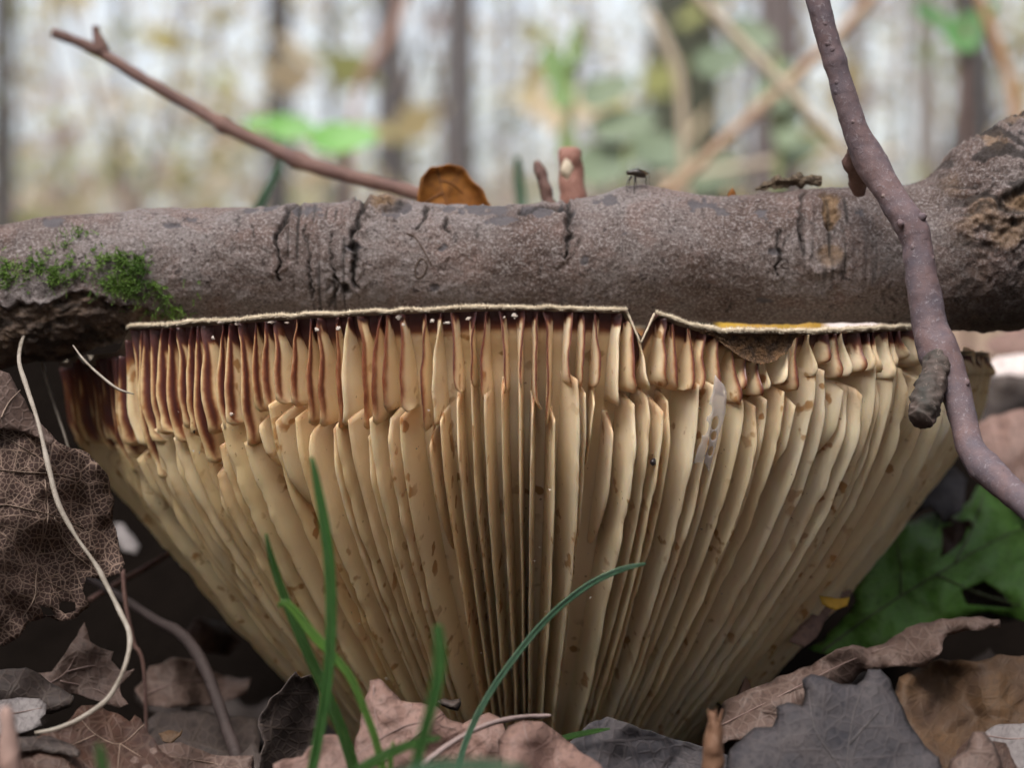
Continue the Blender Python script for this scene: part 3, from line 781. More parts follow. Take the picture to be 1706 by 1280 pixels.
# moss: tufts of feathery shoots growing on the left end
patches = [([(0, 436), (40, 424), (70, 436), (74, 452), (40, 470), (0, 482)], 330), ([(78, 428), (95, 398), (130, 382), (156, 380), (140, 400), (112, 412), (90, 430), (60, 452)], 260),
           ([(92, 430), (130, 424), (160, 436), (152, 455), (120, 470), (82, 480), (76, 462)], 380), ([(160, 430), (180, 420), (235, 424), (248, 436), (238, 470), (200, 492), (165, 476)], 560), ([(200, 470), (250, 464), (280, 478), (286, 505), (318, 520), (314, 532), (262, 532), (226, 505)], 520)]
def inside_poly(x, y, poly):
    c = False; j = len(poly) - 1
    for i in range(len(poly)):
        xi, yi = poly[i]; xj, yj = poly[j]
        if (yi > y) != (yj > y) and x < (xj - xi) * (y - yi) / (yj - yi + 1e-12) + xi: c = not c
        j = i
    return c
MV, MF = [], []
for poly, cnt in patches:
    xs = [p[0] for p in poly]; ys = [p[1] for p in poly]; k = 0
    while k < cnt * 1.9:
        x = RNG.uniform(min(xs) - 14, max(xs) + 14); y = RNG.uniform(min(ys) - 8, max(ys) + 8); k += 1
        if not inside_poly(x, y, poly) and RNG.random() > .05: continue
        if float(noise3(x / 11, y / 9, 0, 77)) < RNG.uniform(-.5, .5): continue
        h = on_branch(x, y)
        if h[0] is None: continue
        p = np.array(h[0]); nrm = np.array(h[1])
        dirv = nrm * .9 + np.array([RNG.normal(0, .55), RNG.normal(0, .3), RNG.normal(.05, .55)]); dirv /= np.linalg.norm(dirv)
        L = RNG.uniform(.0008, .0030); bend = np.array([RNG.normal(0, .5), -.2, -.5]) * L * .35
        m = 6
        for s in range(m):
            u = (s + .5) / m; c = p + dirv * L * u + bend * u * u
            for q in range(3):
                sd = RNG.normal(0, 1, 3); sd -= dirv * (sd @ dirv); sd /= np.linalg.norm(sd)
                tip = c + sd * .00042 * (1.25 - u) + dirv * .00042; w = np.cross(sd, dirv) * .00007
                o = len(MV); MV += [c - w, c + w, tip]; MF.append((o, o + 1, o + 2))
tag(mesh_obj('moss', MV, MF, M_MOSS, smooth=False), 'green feathery moss growing on the branch end', 'moss', None, 'stuff')

# ------------------------------------------------------------------ the purple twig in front of the branch
tw = empty('twig'); tag(tw, 'purple grey twig with side stubs leaning across the fallen branch', 'twig')
TP = [(1345, -60, .022, 19), (1362, 0, .021, 20), (1378, 60, .021, 20.5), (1402, 140, .021, 21), (1425, 215, .021, 23), (1450, 268, .021, 28), (1482, 322, .019, 26), (1512, 368, .0175, 28), (1526, 400, .017, 27), (1537, 470, .016, 28), (1549, 540, .015, 31), (1566, 592, .013, 36), (1588, 640, .011, 29), (1605, 700, .008, 24), (1616, 745, .005, 25), (1640, 778, .002, 28), (1680, 815, -.003, 25), (1722, 852, -.008, 24), (1790, 915, -.016, 23)]
path, rads_ = pxpath(TP, 300)
rads_ = rads_ * .95
ss = np.linspace(0, 1, 300)
rads_ = rads_ * (1 + .03 * noise3(ss * 40, 0, 0, 1)) + 4 * K(.01) * sum(np.exp(-((ss - c) / .008) ** 2) for c in (.155, .445, .815)) * .35
v, f = tube_geo(path, rads_, 40, .05, 11, 500)
mesh_obj('stick', v, f, M_TWIG, tw)
p2, r2 = pxpath([(1568, 590, .012, 22), (1554, 630, .009, 24), (1545, 662, .006, 25), (1537, 690, .004, 24), (1534, 701, .003, 19)], 90)
v, f = tube_geo(p2, r2 * (1 + .06 * noise3(np.linspace(0, 16, 90), 0, 0, 3)), 30, .20, 4, 900)
mesh_obj('side_stub', v, f, M_STUB, tw)
p2, r2 = pxpath([(1432, 250, .023, 18), (1424, 272, .026, 17), (1428, 292, .029, 15), (1430, 312, .031, 15), (1430, 318, .032, 12)], 30)
v, f = tube_geo(p2, r2 * (1 + .08 * np.sin(np.linspace(0, 26, 30))), 18, .2, 9, 600)
mesh_obj('side_stub', v, f, M_TWIG2, tw)
for (x, y, Y, r) in ((1536, 362, .0155, 7), (1610, 638, .009, 6), (1500, 372, .015, 6)):
    blob('bud', P(x, y, Y), r * K(Y), M_TWIG, tw, int(x), (1, 1, 1.2), .3, 8)

# thin twig behind the branch, upper left
bt = empty('twig'); tag(bt, 'thin dark brown twig rising bare behind the mossy branch end', 'twig')
path, r_ = pxpath([(88, 53, .13, 8), (160, 83, .13, 9.5), (250, 138, .127, 10), (330, 183, .125, 10), (380, 212, .12, 11), (440, 240, .118, 11.5), (510, 272, .112, 12), (600, 298, .105, 12), (695, 322, .10, 12), (760, 350, .09, 13), (840, 420, .082, 13)], 120)
r_ = r_ * (1 + .35 * np.exp(-((np.linspace(0, 1, 120) - .385) / .012) ** 2) + .3 * np.exp(-((np.linspace(0, 1, 120) - .55) / .012) ** 2))
v, f = tube_geo(path, r_, 16, .1, 3, 400); mesh_obj('stick', v, f, M_TWIG2, bt)
path, r_ = pxpath([(168, 86, .13, 13), (165, 70, .13, 10), (160, 55, .13, 6.5), (159, 43, .13, 6)], 20)
v, f = tube_geo(path, r_, 12, .15, 5, 500); mesh_obj('side_stub', v, f, M_TWIG2, bt)

# leaf and stumps just behind the branch
VEIN_D = mat_plain('leaf_vein_dark', (.14, .05, .015), (.20, .08, .02), 200, .7)
VEIN_P = mat_plain('leaf_vein_pale', (.24, .17, .13), (.17, .12, .09), 200, .7)
VEIN_M = mat_plain('leaf_vein_mauve', (.17, .11, .10), (.22, .15, .13), 200, .7)
o, dfn = sheet('fallen_leaf', [(694, 350), (696, 318), (702, 296), (718, 280), (730, 276), (748, 273), (766, 278), (785, 296), (802, 318), (816, 340), (822, 372), (760, 392), (700, 380)], lambda x, y: .062 + .00003 * (340 - y) + .004 * math.sin((x - 694) / 50), M_ORANGE, step=7, curl=-.002, cw=6, crumple=.0008)
tag(o, 'rounded orange brown leaf lobe standing up behind the branch', 'leaf')
veins(o, dfn, [[(728, 278), (733, 300), (738, 322), (748, 345)], [(733, 300), (752, 305), (772, 322)], [(738, 320), (720, 330), (704, 340)]], VEIN_D, 1.6)
st = empty('snapped_sprout'); tag(st, 'thick reddish brown broken stem standing behind the branch', 'stem')
M_RED = mat_twig('reddish_stem', (.20, .095, .075), (.28, .14, .11), (.40, .26, .22))
path, r_ = pxpath([(952, 430, .085, 24), (952, 340, .085, 23), (951, 300, .085, 22), (949, 270, .085, 21), (948, 250, .085, 19), (948, 246, .085, 15)], 40)
v, f = tube_geo(path, r_, 16, .22, 7, 350); mesh_obj('stalk', v, f, M_RED, st)
blob('pale_scar', P(944, 280, .076), 11 * K(.076), M_PALESTRAW, st, 3, (1, .5, 1.5), .4, 8)
path, r_ = pxpath([(930, 430, .08, 10), (915, 335, .08, 10), (904, 300, .08, 10), (897, 280, .08, 8), (894, 268, .08, 5)], 30)
v, f = tube_geo(path, r_, 12, .35, 9, 600)
tag(mesh_obj('snapped_sprout', v, f, M_TWIG2), 'slim dark pointed stem tip beside the thick reddish stem', 'stem')

# ------------------------------------------------------------------ the fly on the branch
fl = empty('fly'); tag(fl, 'small dark fly standing on the hump of the branch', 'fly')
hp, hn = on_branch(1062, 330)
FY = .041
def fp(x, y, dy=0.0): return np.array(P(x, y, FY + dy))
body = [tube_geo(np.array([fp(x, y) for x, y in ((1043.5, 288), (1046, 287.5), (1050, 287), (1055, 286.5), (1061, 287), (1067, 289.5), (1072, 291.5), (1076, 292.5))]), np.array([2.4, 4.2, 4.0, 5.4, 7.4, 6.4, 4.6, 2.0]) * K(FY), 12)]
legs = [[(1052, 293, -.0003), (1046, 301, -.0009), (1044, 312, -.0012), (1045.5, 320, -.0012)], [(1057, 294, -.0004), (1057, 302, -.0010), (1056.5, 320, -.0015), (1057.5, 336, -.0016)], [(1072, 291, -.0003), (1079, 286.5, -.0006), (1081, 296, -.0010), (1080, 303, -.001), (1083, 308, -.001)],
        [(1053, 293, .0003), (1049, 300, .0008), (1048, 308, .0010), (1047.5, 316, .001)], [(1059, 294, .0003), (1059, 300, .0007), (1060, 306, .0009), (1060, 311, .001)], [(1072, 292, .0003), (1076, 297, .0007), (1075, 303, .0009), (1077, 309, .001)]]
for lg in legs:
    s = spline([tuple(fp(*q)) for q in lg], 14)
    body.append(tube_geo(s, np.array([1.5, 1.6, 1.6, 1.5, 1.3, 1.1, 1, 1, .9, .8, .8, .7, .6, .5]) * K(FY) * .8, 7))
v, f = join_geo(body); mesh_obj('body', v, f, M_FLY, fl)
t = NT('fly_wing'); t.set(Base_Color=(.16, .10, .05), Roughness=.3, Alpha=.72); M_WING = t.m
for s in (-1, 1):
    W = [fp(1058, 283.5, s * .0003), fp(1066, 281.5, s * .0007), fp(1074, 284, s * .0009), fp(1080, 289, s * .0008), fp(1077, 292, s * .0005), fp(1068, 288, s * .0002)]
    mesh_obj('wing', W, [(0, 1, 2, 3, 4, 5)], M_WING, fl, smooth=False)

# ------------------------------------------------------------------ fallen leaves about the foot of the mushroom
M_NET = mat_leaf('netted_brown_leaf', (.042, .025, .021), (.075, .046, .039), (.27, .19, .15), 120, .8, .05, .75, .2, 8)
M_BROWN = mat_leaf('brown_leaf', (.085, .052, .042), (.13, .086, .072), (.19, .14, .12), 60, .35, .12, .65)
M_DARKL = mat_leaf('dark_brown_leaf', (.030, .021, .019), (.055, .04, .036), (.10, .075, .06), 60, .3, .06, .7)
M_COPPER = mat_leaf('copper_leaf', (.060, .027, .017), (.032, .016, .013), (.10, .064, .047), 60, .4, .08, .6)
M_PINK = mat_leaf('pinkish_leaf', (.19, .115, .095), (.26, .16, .132), (.20, .125, .115), 60, .3, .18, .6)
M_SLATE = mat_leaf('slate_leaf', (.026, .025, .031), (.062, .053, .055), (.085, .07, .07), 50, .25, .05, .75, .25)
M_GOLD = mat_leaf('golden_brown_leaf', (.10, .052, .022), (.045, .025, .017), (.08, .05, .03), 50, .4, .08, .7)
M_GREENL = mat_leaf('green_leaf', (.085, .21, .032), (.12, .26, .05), (.13, .20, .07), 30, .25, .3, .5)
M_PALEL = mat_leaf('pale_leaf', (.15, .13, .128), (.21, .188, .186), (.14, .12, .12), 60, .35, .15, .6)
M_YELLOW = mat_leaf('yellow_leaf', (.58, .38, .05), (.48, .26, .03), (.42, .24, .03), 16, .3, .4, .6)
M_BRIGHTP = mat_leaf('bright_pale_leaf', (.72, .62, .60), (.80, .72, .70), (.6, .5, .48), 16, .3, .3, .6)
def lin(Y0, x0, y0, ax, ay, wav=0.0, wl=60.0, ph=0.0):
    return lambda x, y: Y0 + ax * (x - x0) * 1e-4 + ay * (y0 - y) * 1e-4 + wav * math.sin((x - x0 + .5 * (y - y0)) / wl + ph)
LEAFN = [0]
def leaf(outline, depth, mat, label, vl=(), vm=None, group=None, vw=1.4, **kw):
    ol = [(x, y if y < 1284 else 1400) for x, y in outline]
    LEAFN[0] += 1
    o, dfn = sheet('fallen_leaf', ol, depth, mat, seed=LEAFN[0], **kw)
    tag(o, label, 'leaf', group)
    veins(o, dfn, vl, vm or VEIN_P, vw)
    return o
# big netted leaf, left, with a fold
L1 = leaf([(-60, 610), (12, 640), (60, 700), (100, 738), (150, 757), (178, 790), (190, 830), (188, 868), (200, 912), (208, 942), (202, 957), (170, 966), (142, 962), (138, 985), (150, 1008), (128, 1030), (100, 1036), (78, 1028), (46, 1038), (30, 1064), (4, 1078), (-60, 1072)],
     lin(.012, 100, 850, .8, .35, .004, 70), M_NET, 'large netted dark brown leaf hanging under the branch beside the mushroom',
     [[(-50, 775), (0, 783), (40, 787), (90, 790), (130, 798)], [(-50, 862), (0, 842), (50, 850), (90, 860), (140, 880)], [(-50, 868), (0, 888), (40, 925), (60, 958), (120, 990)], [(60, 958), (56, 1000), (30, 1040)], [(-40, 700), (20, 735), (60, 760)], [(90, 862), (110, 910), (150, 945)], [(75, 800), (80, 860), (70, 905), (58, 930)]], VEIN_P,
     holes=[[(100, 1002), (125, 1004), (127, 1018), (108, 1024), (98, 1016)], [(66, 1010), (85, 1014), (92, 1026), (72, 1026)]], step=7, crumple=.0022, frill=.002, curl=.0012)
o, dfn = sheet('folded_flap', [(-60, 600), (0, 615), (14, 622), (32, 655), (62, 700), (92, 732), (86, 742), (40, 722), (0, 714), (-60, 722)], lin(.006, 20, 680, .6, .5, .001, 30), M_BROWN, L1, step=7, crumple=.001, seed=77)
veins(o, dfn, [[(2, 696), (14, 672), (34, 650)]], VEIN_P, 1.4)
leaf([(-30, 1128), (40, 1126), (86, 1122), (112, 1085), (128, 1060), (140, 1038), (150, 1068), (168, 1082), (190, 1086), (186, 1102), (205, 1120), (222, 1114), (216, 1130), (200, 1140), (204, 1162), (214, 1176), (198, 1182), (160, 1168), (120, 1156), (60, 1190), (-30, 1190)],
     lin(.03, 120, 1120, -.3, .7, .003, 40), M_BROWN, 'spiky pale brown leaf with pointed lobes inside the curved dry grass stalk', [[(60, 1150), (110, 1120), (140, 1060)], [(110, 1120), (160, 1110), (215, 1122)], [(100, 1135), (160, 1150), (205, 1175)]], VEIN_M, step=7, crumple=.002, frill=.002)
leaf([(-60, 1128), (0, 1118), (42, 1113), (66, 1124), (92, 1142), (124, 1160), (118, 1178), (84, 1192), (30, 1182), (-60, 1196)], lin(.004, 40, 1150, 0, .9, .003, 40), M_DARKL, 'dark curled leaf arching over the pale leaf fragment', step=7, crumple=.002, curl=.003)
leaf([(-60, 1172), (20, 1165), (66, 1165), (78, 1176), (76, 1192), (68, 1200), (70, 1210), (44, 1220), (-60, 1236)], lin(-.004, 20, 1200, 0, 1.0), M_PALEL, 'pale mauve leaf fragment under the dark curled leaf', [[(-20, 1196), (30, 1188), (70, 1180)]], VEIN_M, step=6, crumple=.0012, frill=.001)
leaf([(-60, 1225), (30, 1232), (70, 1226), (118, 1240), (134, 1252), (130, 1262), (60, 1252), (-60, 1262)], lin(-.016, 40, 1240, 0, 1.2, .002, 30), M_DARKL, 'narrow rolled brown leaf edge lying across the copper leaf', step=6, crumple=.001, curl=.002)
leaf([(-60, 1290), (20, 1262), (70, 1225), (110, 1205), (136, 1178), (160, 1176), (190, 1188), (214, 1202), (224, 1192), (236, 1200), (246, 1222), (272, 1252), (300, 1272), (330, 1290), (200, 1290)], lin(-.008, 150, 1230, .1, 1.3, .003, 50), M_COPPER, 'copper brown veined leaf under the end of the dry grass stalk',
     [[(240, 1208), (200, 1240), (160, 1225), (135, 1200)], [(200, 1240), (195, 1290)], [(160, 1225), (110, 1245), (60, 1250)], [(200, 1240), (235, 1262)]], VEIN_P, step=7, crumple=.0022, frill=.0015, vw=1.1)
leaf([(264, 1222), (284, 1216), (300, 1222), (304, 1216), (302, 1226), (286, 1240), (272, 1236)], lin(.02, 280, 1220, 0, 1), M_GOLD, 'small orange leaf tip beside the copper leaf', step=6)
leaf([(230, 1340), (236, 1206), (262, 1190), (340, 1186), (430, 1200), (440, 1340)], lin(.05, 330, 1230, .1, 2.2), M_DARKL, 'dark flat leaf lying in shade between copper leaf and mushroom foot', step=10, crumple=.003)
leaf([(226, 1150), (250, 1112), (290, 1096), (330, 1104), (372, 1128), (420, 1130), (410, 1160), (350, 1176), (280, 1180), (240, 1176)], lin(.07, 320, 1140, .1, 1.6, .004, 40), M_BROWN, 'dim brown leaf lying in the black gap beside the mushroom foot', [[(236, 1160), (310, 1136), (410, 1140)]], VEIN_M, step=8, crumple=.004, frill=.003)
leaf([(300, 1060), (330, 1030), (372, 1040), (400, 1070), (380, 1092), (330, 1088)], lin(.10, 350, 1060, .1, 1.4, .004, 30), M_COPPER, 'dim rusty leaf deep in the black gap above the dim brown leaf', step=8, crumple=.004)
leaf([(150, 1270), (170, 1240), (240, 1246), (300, 1238), (350, 1258), (420, 1262), (440, 1290), (150, 1290)], lin(-.004, 300, 1270, .1, 1.6, .004, 40), M_BROWN, 'brown crumpled leaf at the foot of the dull dead stem', [[(180, 1262), (280, 1262), (400, 1280)]], VEIN_P, step=7, crumple=.004, frill=.003, curl=.002)
leaf([(430, 1290), (434, 1258), (442, 1240), (430, 1212), (436, 1190), (452, 1166), (474, 1142), (492, 1120), (502, 1130), (520, 1126), (530, 1150), (536, 1290)], lin(.012, 480, 1200, .5, .4, .003, 40), M_DARKL, 'upright dark leaf with a pale edge beside the grass blades', step=6, crumple=.0022, curl=-.0022, cw=8)
leaf([(448, 1290), (456, 1274), (476, 1264), (504, 1262), (522, 1240), (538, 1226), (562, 1226), (580, 1240), (596, 1290)], lin(-.022, 520, 1260, 0, .8, .002, 40), M_PINK, 'pale pink leaf edge at the foot of the green blades', step=7, crumple=.0018)
leaf([(588, 1290), (592, 1240), (600, 1210), (608, 1168), (618, 1134), (634, 1132), (652, 1150), (668, 1168), (700, 1174), (728, 1180), (744, 1198), (770, 1208), (796, 1196), (812, 1188), (832, 1198), (842, 1216), (838, 1250), (828, 1290)], lin(-.012, 700, 1220, .1, .75, .003, 50), M_PINK, 'pinkish brown oak leaf with pointed lobe in front of the mushroom foot',
     [[(590, 1262), (650, 1222), (700, 1205), (760, 1215)], [(640, 1270), (700, 1220), (735, 1190)], [(622, 1142), (625, 1190), (640, 1230)]], VEIN_M, step=7, crumple=.0028, frill=.002, vw=1.5)
leaf([(728, 1170), (738, 1166), (752, 1168), (768, 1166), (768, 1174), (762, 1186), (750, 1182), (740, 1178)], lin(.004, 750, 1175, .3, 1), M_DARKL, 'tiny curled dark leaf scrap against the gills', step=4, crumple=.001, curl=.002, cw=5)
leaf([(826, 1290), (832, 1236), (846, 1212), (872, 1202), (902, 1204), (930, 1224), (966, 1252), (1000, 1276), (1030, 1290)], lin(-.018, 900, 1240, -.2, .9, .004, 30), M_PINK, 'folded mauve leaf beside the dry grey petiole', [[(872, 1204), (880, 1240), (900, 1290)]], VEIN_M, step=7, crumple=.003, curl=.002)
leaf([(930, 1290), (948, 1236), (968, 1216), (992, 1200), (1012, 1196), (1040, 1204), (1070, 1216), (1104, 1226), (1140, 1238), (1172, 1246), (1220, 1262), (1300, 1290)], lin(.006, 1060, 1230, .1, 1.1, .003, 60), M_SLATE, 'dark slate grey leaf under the centre of the gills', step=7, crumple=.0025, curl=-.0015)
leaf([(1185, 1240), (1208, 1170), (1260, 1144), (1310, 1126), (1352, 1108), (1392, 1084), (1420, 1074), (1446, 1082), (1478, 1072), (1510, 1046), (1560, 1034), (1620, 1028), (1664, 1034), (1666, 1046), (1612, 1050), (1576, 1062), (1564, 1092), (1540, 1112), (1500, 1112), (1440, 1118), (1400, 1150), (1330, 1230)], lin(.028, 1400, 1120, -.1, 1.0, .005, 45), M_BROWN, 'long wavy pinkish brown leaf between green leaf and slate leaf', [[(1200, 1210), (1300, 1160), (1420, 1100), (1540, 1060)]], VEIN_M, step=8, crumple=.003, frill=.004, curl=.003)
leaf([(1480, 1210), (1496, 1130), (1530, 1112), (1570, 1098), (1620, 1104), (1660, 1094), (1760, 1090), (1760, 1290), (1580, 1290), (1530, 1262)], lin(.03, 1600, 1180, -.1, 1.1), M_GOLD, 'rough golden brown leaf behind the slate leaf', step=8, crumple=.005)
leaf([(1196, 1290), (1214, 1250), (1236, 1232), (1258, 1214), (1288, 1212), (1296, 1196), (1292, 1180), (1312, 1172), (1338, 1178), (1342, 1152), (1336, 1134), (1352, 1126), (1376, 1130), (1402, 1142), (1426, 1144), (1440, 1132), (1448, 1118), (1466, 1118), (1482, 1134), (1496, 1164), (1514, 1206), (1540, 1246), (1566, 1264), (1590, 1290)], lin(-.018, 1400, 1220, -.1, .55, .002, 70), M_SLATE, 'broad slate grey leaf with deeply wavy rolled margin', [[(1400, 1390), (1410, 1280), (1420, 1200), (1436, 1150)], [(1408, 1290), (1360, 1220), (1346, 1150)], [(1415, 1240), (1470, 1180)]], mat_plain('leaf_vein_slate', (.055, .048, .050), (.075, .064, .064), 200, .7), step=6, crumple=.0006, curl=.003, cw=9)
leaf([(1556, 1290), (1586, 1266), (1610, 1252), (1622, 1222), (1640, 1222), (1654, 1240), (1668, 1270), (1684, 1290)], lin(-.02, 1630, 1260, 0, .7), M_BROWN, 'small pointed brown leaf lobe beside a pale leaf', step=6, crumple=.002, curl=.002, cw=8)
leaf([(1630, 1290), (1640, 1222), (1664, 1208), (1700, 1206), (1760, 1196), (1760, 1290)], lin(-.006, 1690, 1250, 0, 1), M_PALEL, 'pale mottled leaf behind the small pointed brown lobe', [[(1640, 1226), (1690, 1232), (1750, 1225)]], VEIN_M, step=7, crumple=.002)
GL = leaf([(1348, 1082), (1372, 1064), (1398, 1042), (1424, 1004), (1420, 984), (1440, 944), (1466, 908), (1500, 876), (1540, 858), (1566, 852), (1580, 872), (1604, 846), (1628, 812), (1650, 802), (1690, 830), (1780, 850), (1780, 1050), (1700, 1034), (1640, 1020), (1560, 1046), (1500, 1076), (1440, 1090), (1390, 1092)], lin(.085, 1540, 960, .15, 1.1, .006, 80), M_GREENL, 'large dark green leaf with a brown torn patch right of the mushroom',
     [[(1370, 1086), (1460, 1020), (1560, 958), (1660, 900), (1760, 860)], [(1500, 995), (1500, 940), (1490, 890)], [(1590, 940), (1620, 880), (1640, 820)], [(1560, 958), (1620, 985), (1700, 1010)]], mat_plain('green_vein', (.05, .07, .03), (.07, .08, .03), 100, .7), step=10, crumple=.004, curl=.003, vw=2.4,
     holes=[[(1568, 880), (1590, 872), (1612, 880), (1604, 902), (1580, 922), (1566, 930), (1570, 905)], [(1600, 985), (1640, 968), (1672, 990), (1690, 1015), (1650, 1012), (1610, 1008)]])
leaf([(1550, 885), (1575, 865), (1618, 868), (1624, 900), (1592, 930), (1566, 950), (1552, 930)], lin(.097, 1580, 900, 0, .6), M_COPPER, 'rust brown withered scrap behind the hole in the green leaf', step=7, crumple=.003)
leaf([(1590, 975), (1640, 955), (1690, 980), (1720, 1030), (1640, 1040), (1596, 1020)], lin(.099, 1640, 1000, 0, .6), M_DARKL, 'dark withered patch behind the lower hole of the green leaf', step=8, crumple=.004)
leaf([(1316, 1070), (1330, 1046), (1350, 1030), (1362, 1000), (1376, 978), (1412, 974), (1420, 990), (1396, 1002), (1378, 1030), (1360, 1062), (1340, 1080)], lin(.055, 1370, 1030, .3, .8), M_PINK, 'small pink leaf wedged between mushroom and green leaf', step=6, crumple=.002)
leaf([(1366, 994), (1390, 998), (1416, 996), (1412, 1010), (1392, 1016), (1370, 1008)], lin(.045, 1390, 1000, .3, .8), M_YELLOW, 'small yellow leaf tip on the pink leaf', step=5)
leaf([(1604, 720), (1650, 694), (1700, 684), (1780, 676), (1780, 850), (1700, 840), (1650, 800), (1610, 760)], lin(.11, 1680, 760, .1, 1.0), M_PINK, 'pinkish brown leaf behind the lower purple twig', step=10, crumple=.004)
leaf([(1490, 800), (1530, 770), (1556, 764), (1590, 780), (1612, 800), (1604, 850), (1570, 872), (1552, 846), (1520, 856), (1500, 840)], lin(.10, 1550, 820, .1, .8, .004, 20), M_SLATE, 'crumpled grey violet leaf beside the mushroom edge above the green leaf', step=7, crumple=.006)
leaf([(1630, 612), (1660, 596), (1700, 590), (1790, 596), (1790, 640), (1700, 626), (1650, 624)], lin(.16, 1690, 610, 0, 1.6), M_BRIGHTP, 'pale bluish white leaf strip behind the right end of the mushroom', step=8, crumple=.002)
leaf([(1640, 570), (1680, 548), (1790, 540), (1790, 580), (1690, 592), (1650, 590)], lin(.19, 1690, 570, 0, 1.4), M_PINK, 'pinkish leaf behind the pale bluish white leaf', step=8, crumple=.003)
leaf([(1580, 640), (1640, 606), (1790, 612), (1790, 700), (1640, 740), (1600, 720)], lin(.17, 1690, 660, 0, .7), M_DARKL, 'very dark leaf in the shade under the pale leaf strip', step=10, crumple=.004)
# seen through the slit under the branch
leaf([(1180, 560), (1200, 536), (1260, 528), (1330, 526), (1372, 530), (1376, 562), (1290, 574)], lin(.20, 1280, 545, 0, 1.2), M_YELLOW, 'yellow leaf glimpsed through the slit under the branch', step=9, crumple=.002)
leaf([(1358, 562), (1366, 528), (1440, 520), (1540, 524), (1548, 560), (1450, 572)], lin(.24, 1440, 545, 0, 1.2), M_BRIGHTP, 'pale pink white sheet standing in for pale sky in the slit beside the yellow leaf', step=9, crumple=.002)  # pale sheet takes the place of bright sky behind the slit
leaf([(1030, 612), (1036, 566), (1062, 548), (1096, 566), (1104, 612)], lin(.19, 1066, 575, 0, 1.2), M_ORANGE, 'rusty orange leaf glimpsed through the torn notch of the rim', step=8)
leaf([(190, 896), (192, 872), (204, 872), (220, 892), (232, 912), (226, 924), (206, 916)], lin(.15, 205, 895, 0, 1.4), M_PALEL, 'pale patch standing in for distant sky brightness behind the netted leaf edge', step=8)  # pale sheet coloured as the distant brightness showing past the netted leaf

# scattered litter on the dark soil (oak leaf shape, three shapes shared)
def oak_mesh(seed):
    rs = np.random.default_rng(seed); n, m = 40, 9; L = rs.uniform(.055, .075); V, UVs = [], []
    for i in range(n):
        u = i / (n - 1)
        env = math.sin(math.pi * min(1, u ** .8)) ** .7 if 0 < u < 1 else 0
        w = L * .30 * env * (.62 + .38 * math.sin(u * 2 * math.pi * 4.2 + seed) ) + .0006
        for j in range(m):
            v = j / (m - 1) * 2 - 1
            x = v * w; y = (u - .5) * L
            z = .006 * abs(v) ** 1.5 * env * math.cos(u * 5 + seed) + .012 * (u - .5) ** 2 * 4 * rs.uniform(.98, 1.02) + .003 * float(noise3(u * 5, v * 2, seed, 3))
            V.append((x, y, z)); UVs.append((u * .7, v * .25))
    me_o = mesh_obj('tmp_leaf', V, grid_faces(n, m), None, uv=np.array(UVs)); me = me_o.data; bpy.data.objects.remove(me_o)
    return me
OAK = [oak_mesh(s) for s in (3, 8, 14)]
lm = [M_BROWN, M_DARKL, M_DARKL, M_DARKL, M_COPPER]
for k in range(30):
    me = OAK[k % 3]
    if not me.materials: me.materials.append(lm[1])
    o = bpy.data.objects.new('fallen_leaf', me); COL.objects.link(o)
    if k < 12:
        x = RNG.uniform(-.13, .13); y = RNG.uniform(.0, .16)
        if abs(x - CX) < .035 and abs(y - CY) < .04: x += .08
    else:
        x = RNG.uniform(-.16, .16); y = RNG.uniform(-.05, .02)
    o.location = (x, y, float(ground_h(x, y)) + .004); o.rotation_euler = (RNG.normal(0, .25), RNG.normal(0, .25), RNG.uniform(0, 6.28))
    mslot = lm[int(RNG.integers(0, 5))]
    o.material_slots[0].link = 'OBJECT'; o.material_slots[0].material = mslot
    tag(o, 'dead oak leaf lying flat on the dark soil around the stem', 'leaf', 'dead oak leaves flat on the shaded soil')

# ------------------------------------------------------------------ dry stalks, stems and grass
def stalk(name, pts, n, mat, label, cat, flat=1.0, rough=.1, nv=10, group=None):
    path, r_ = pxpath(pts, n)
    if name == 'dry_grass_stalk': r_ = r_ * (1 + .30 * noise3(np.linspace(0, 22, n), 0, 0, 6))
    v, f = tube_geo(path, r_, nv, rough, int(abs(pts[0][0])), 400, flat)
    return tag(mesh_obj(name, v, f, mat), label, cat, group)
stalk('dry_grass_stalk', [(40, 560, .034, 2.2), (35, 572, .026, 2.9), (32, 604, .015, 3.6), (46, 650, .010, 3.6), (64, 706, .004, 4.0), (80, 775, .001, 4.0), (96, 836, -.001, 4.0), (124, 890, -.002, 4.0), (160, 942, -.003, 4.7), (178, 976, -.004, 4.3), (200, 1020, -.006, 4.0), (216, 1058, -.008, 4.0), (212, 1098, -.010, 4.0), (196, 1138, -.011, 3.6), (174, 1170, -.012, 3.6), (130, 1200, -.013, 3.2), (90, 1216, -.014, 2.9), (58, 1222, -.014, 2.2)], 110, M_STRAW, 'long pale dry grass stalk curving down over the netted leaf', 'grass', .55)
stalk('dry_needle', [(122, 576, .014, 2), (140, 600, .010, 3.4), (166, 625, .006, 4), (196, 648, .003, 4), (223, 657, .001, 1.5)], 40, M_STRAW, 'short pale dry needle slanting over the brown gills', 'needle', .6)
stalk('dry_needle', [(68, 590, .05, 3), (78, 635, .05, 4), (96, 690, .048, 4), (112, 740, .046, 3), (118, 775, .045, 2)], 40, M_STRAW, 'dull dry needle hanging in the shade under the branch', 'needle', .6)
stalk('dead_stem', [(140, 960, .08, 6), (200, 995, .07, 7), (262, 1035, .06, 8), (300, 1056, .055, 10), (332, 1096, .05, 11), (356, 1150, .045, 10), (376, 1210, .04, 11), (396, 1270, .035, 11), (410, 1380, .03, 11)], 80, mat_twig('dull_stem', (.030, .021, .020), (.05, .035, .033), (.07, .053, .05)), 'dull mauve dead stem bending down in the shade beside the mushroom', 'stem')
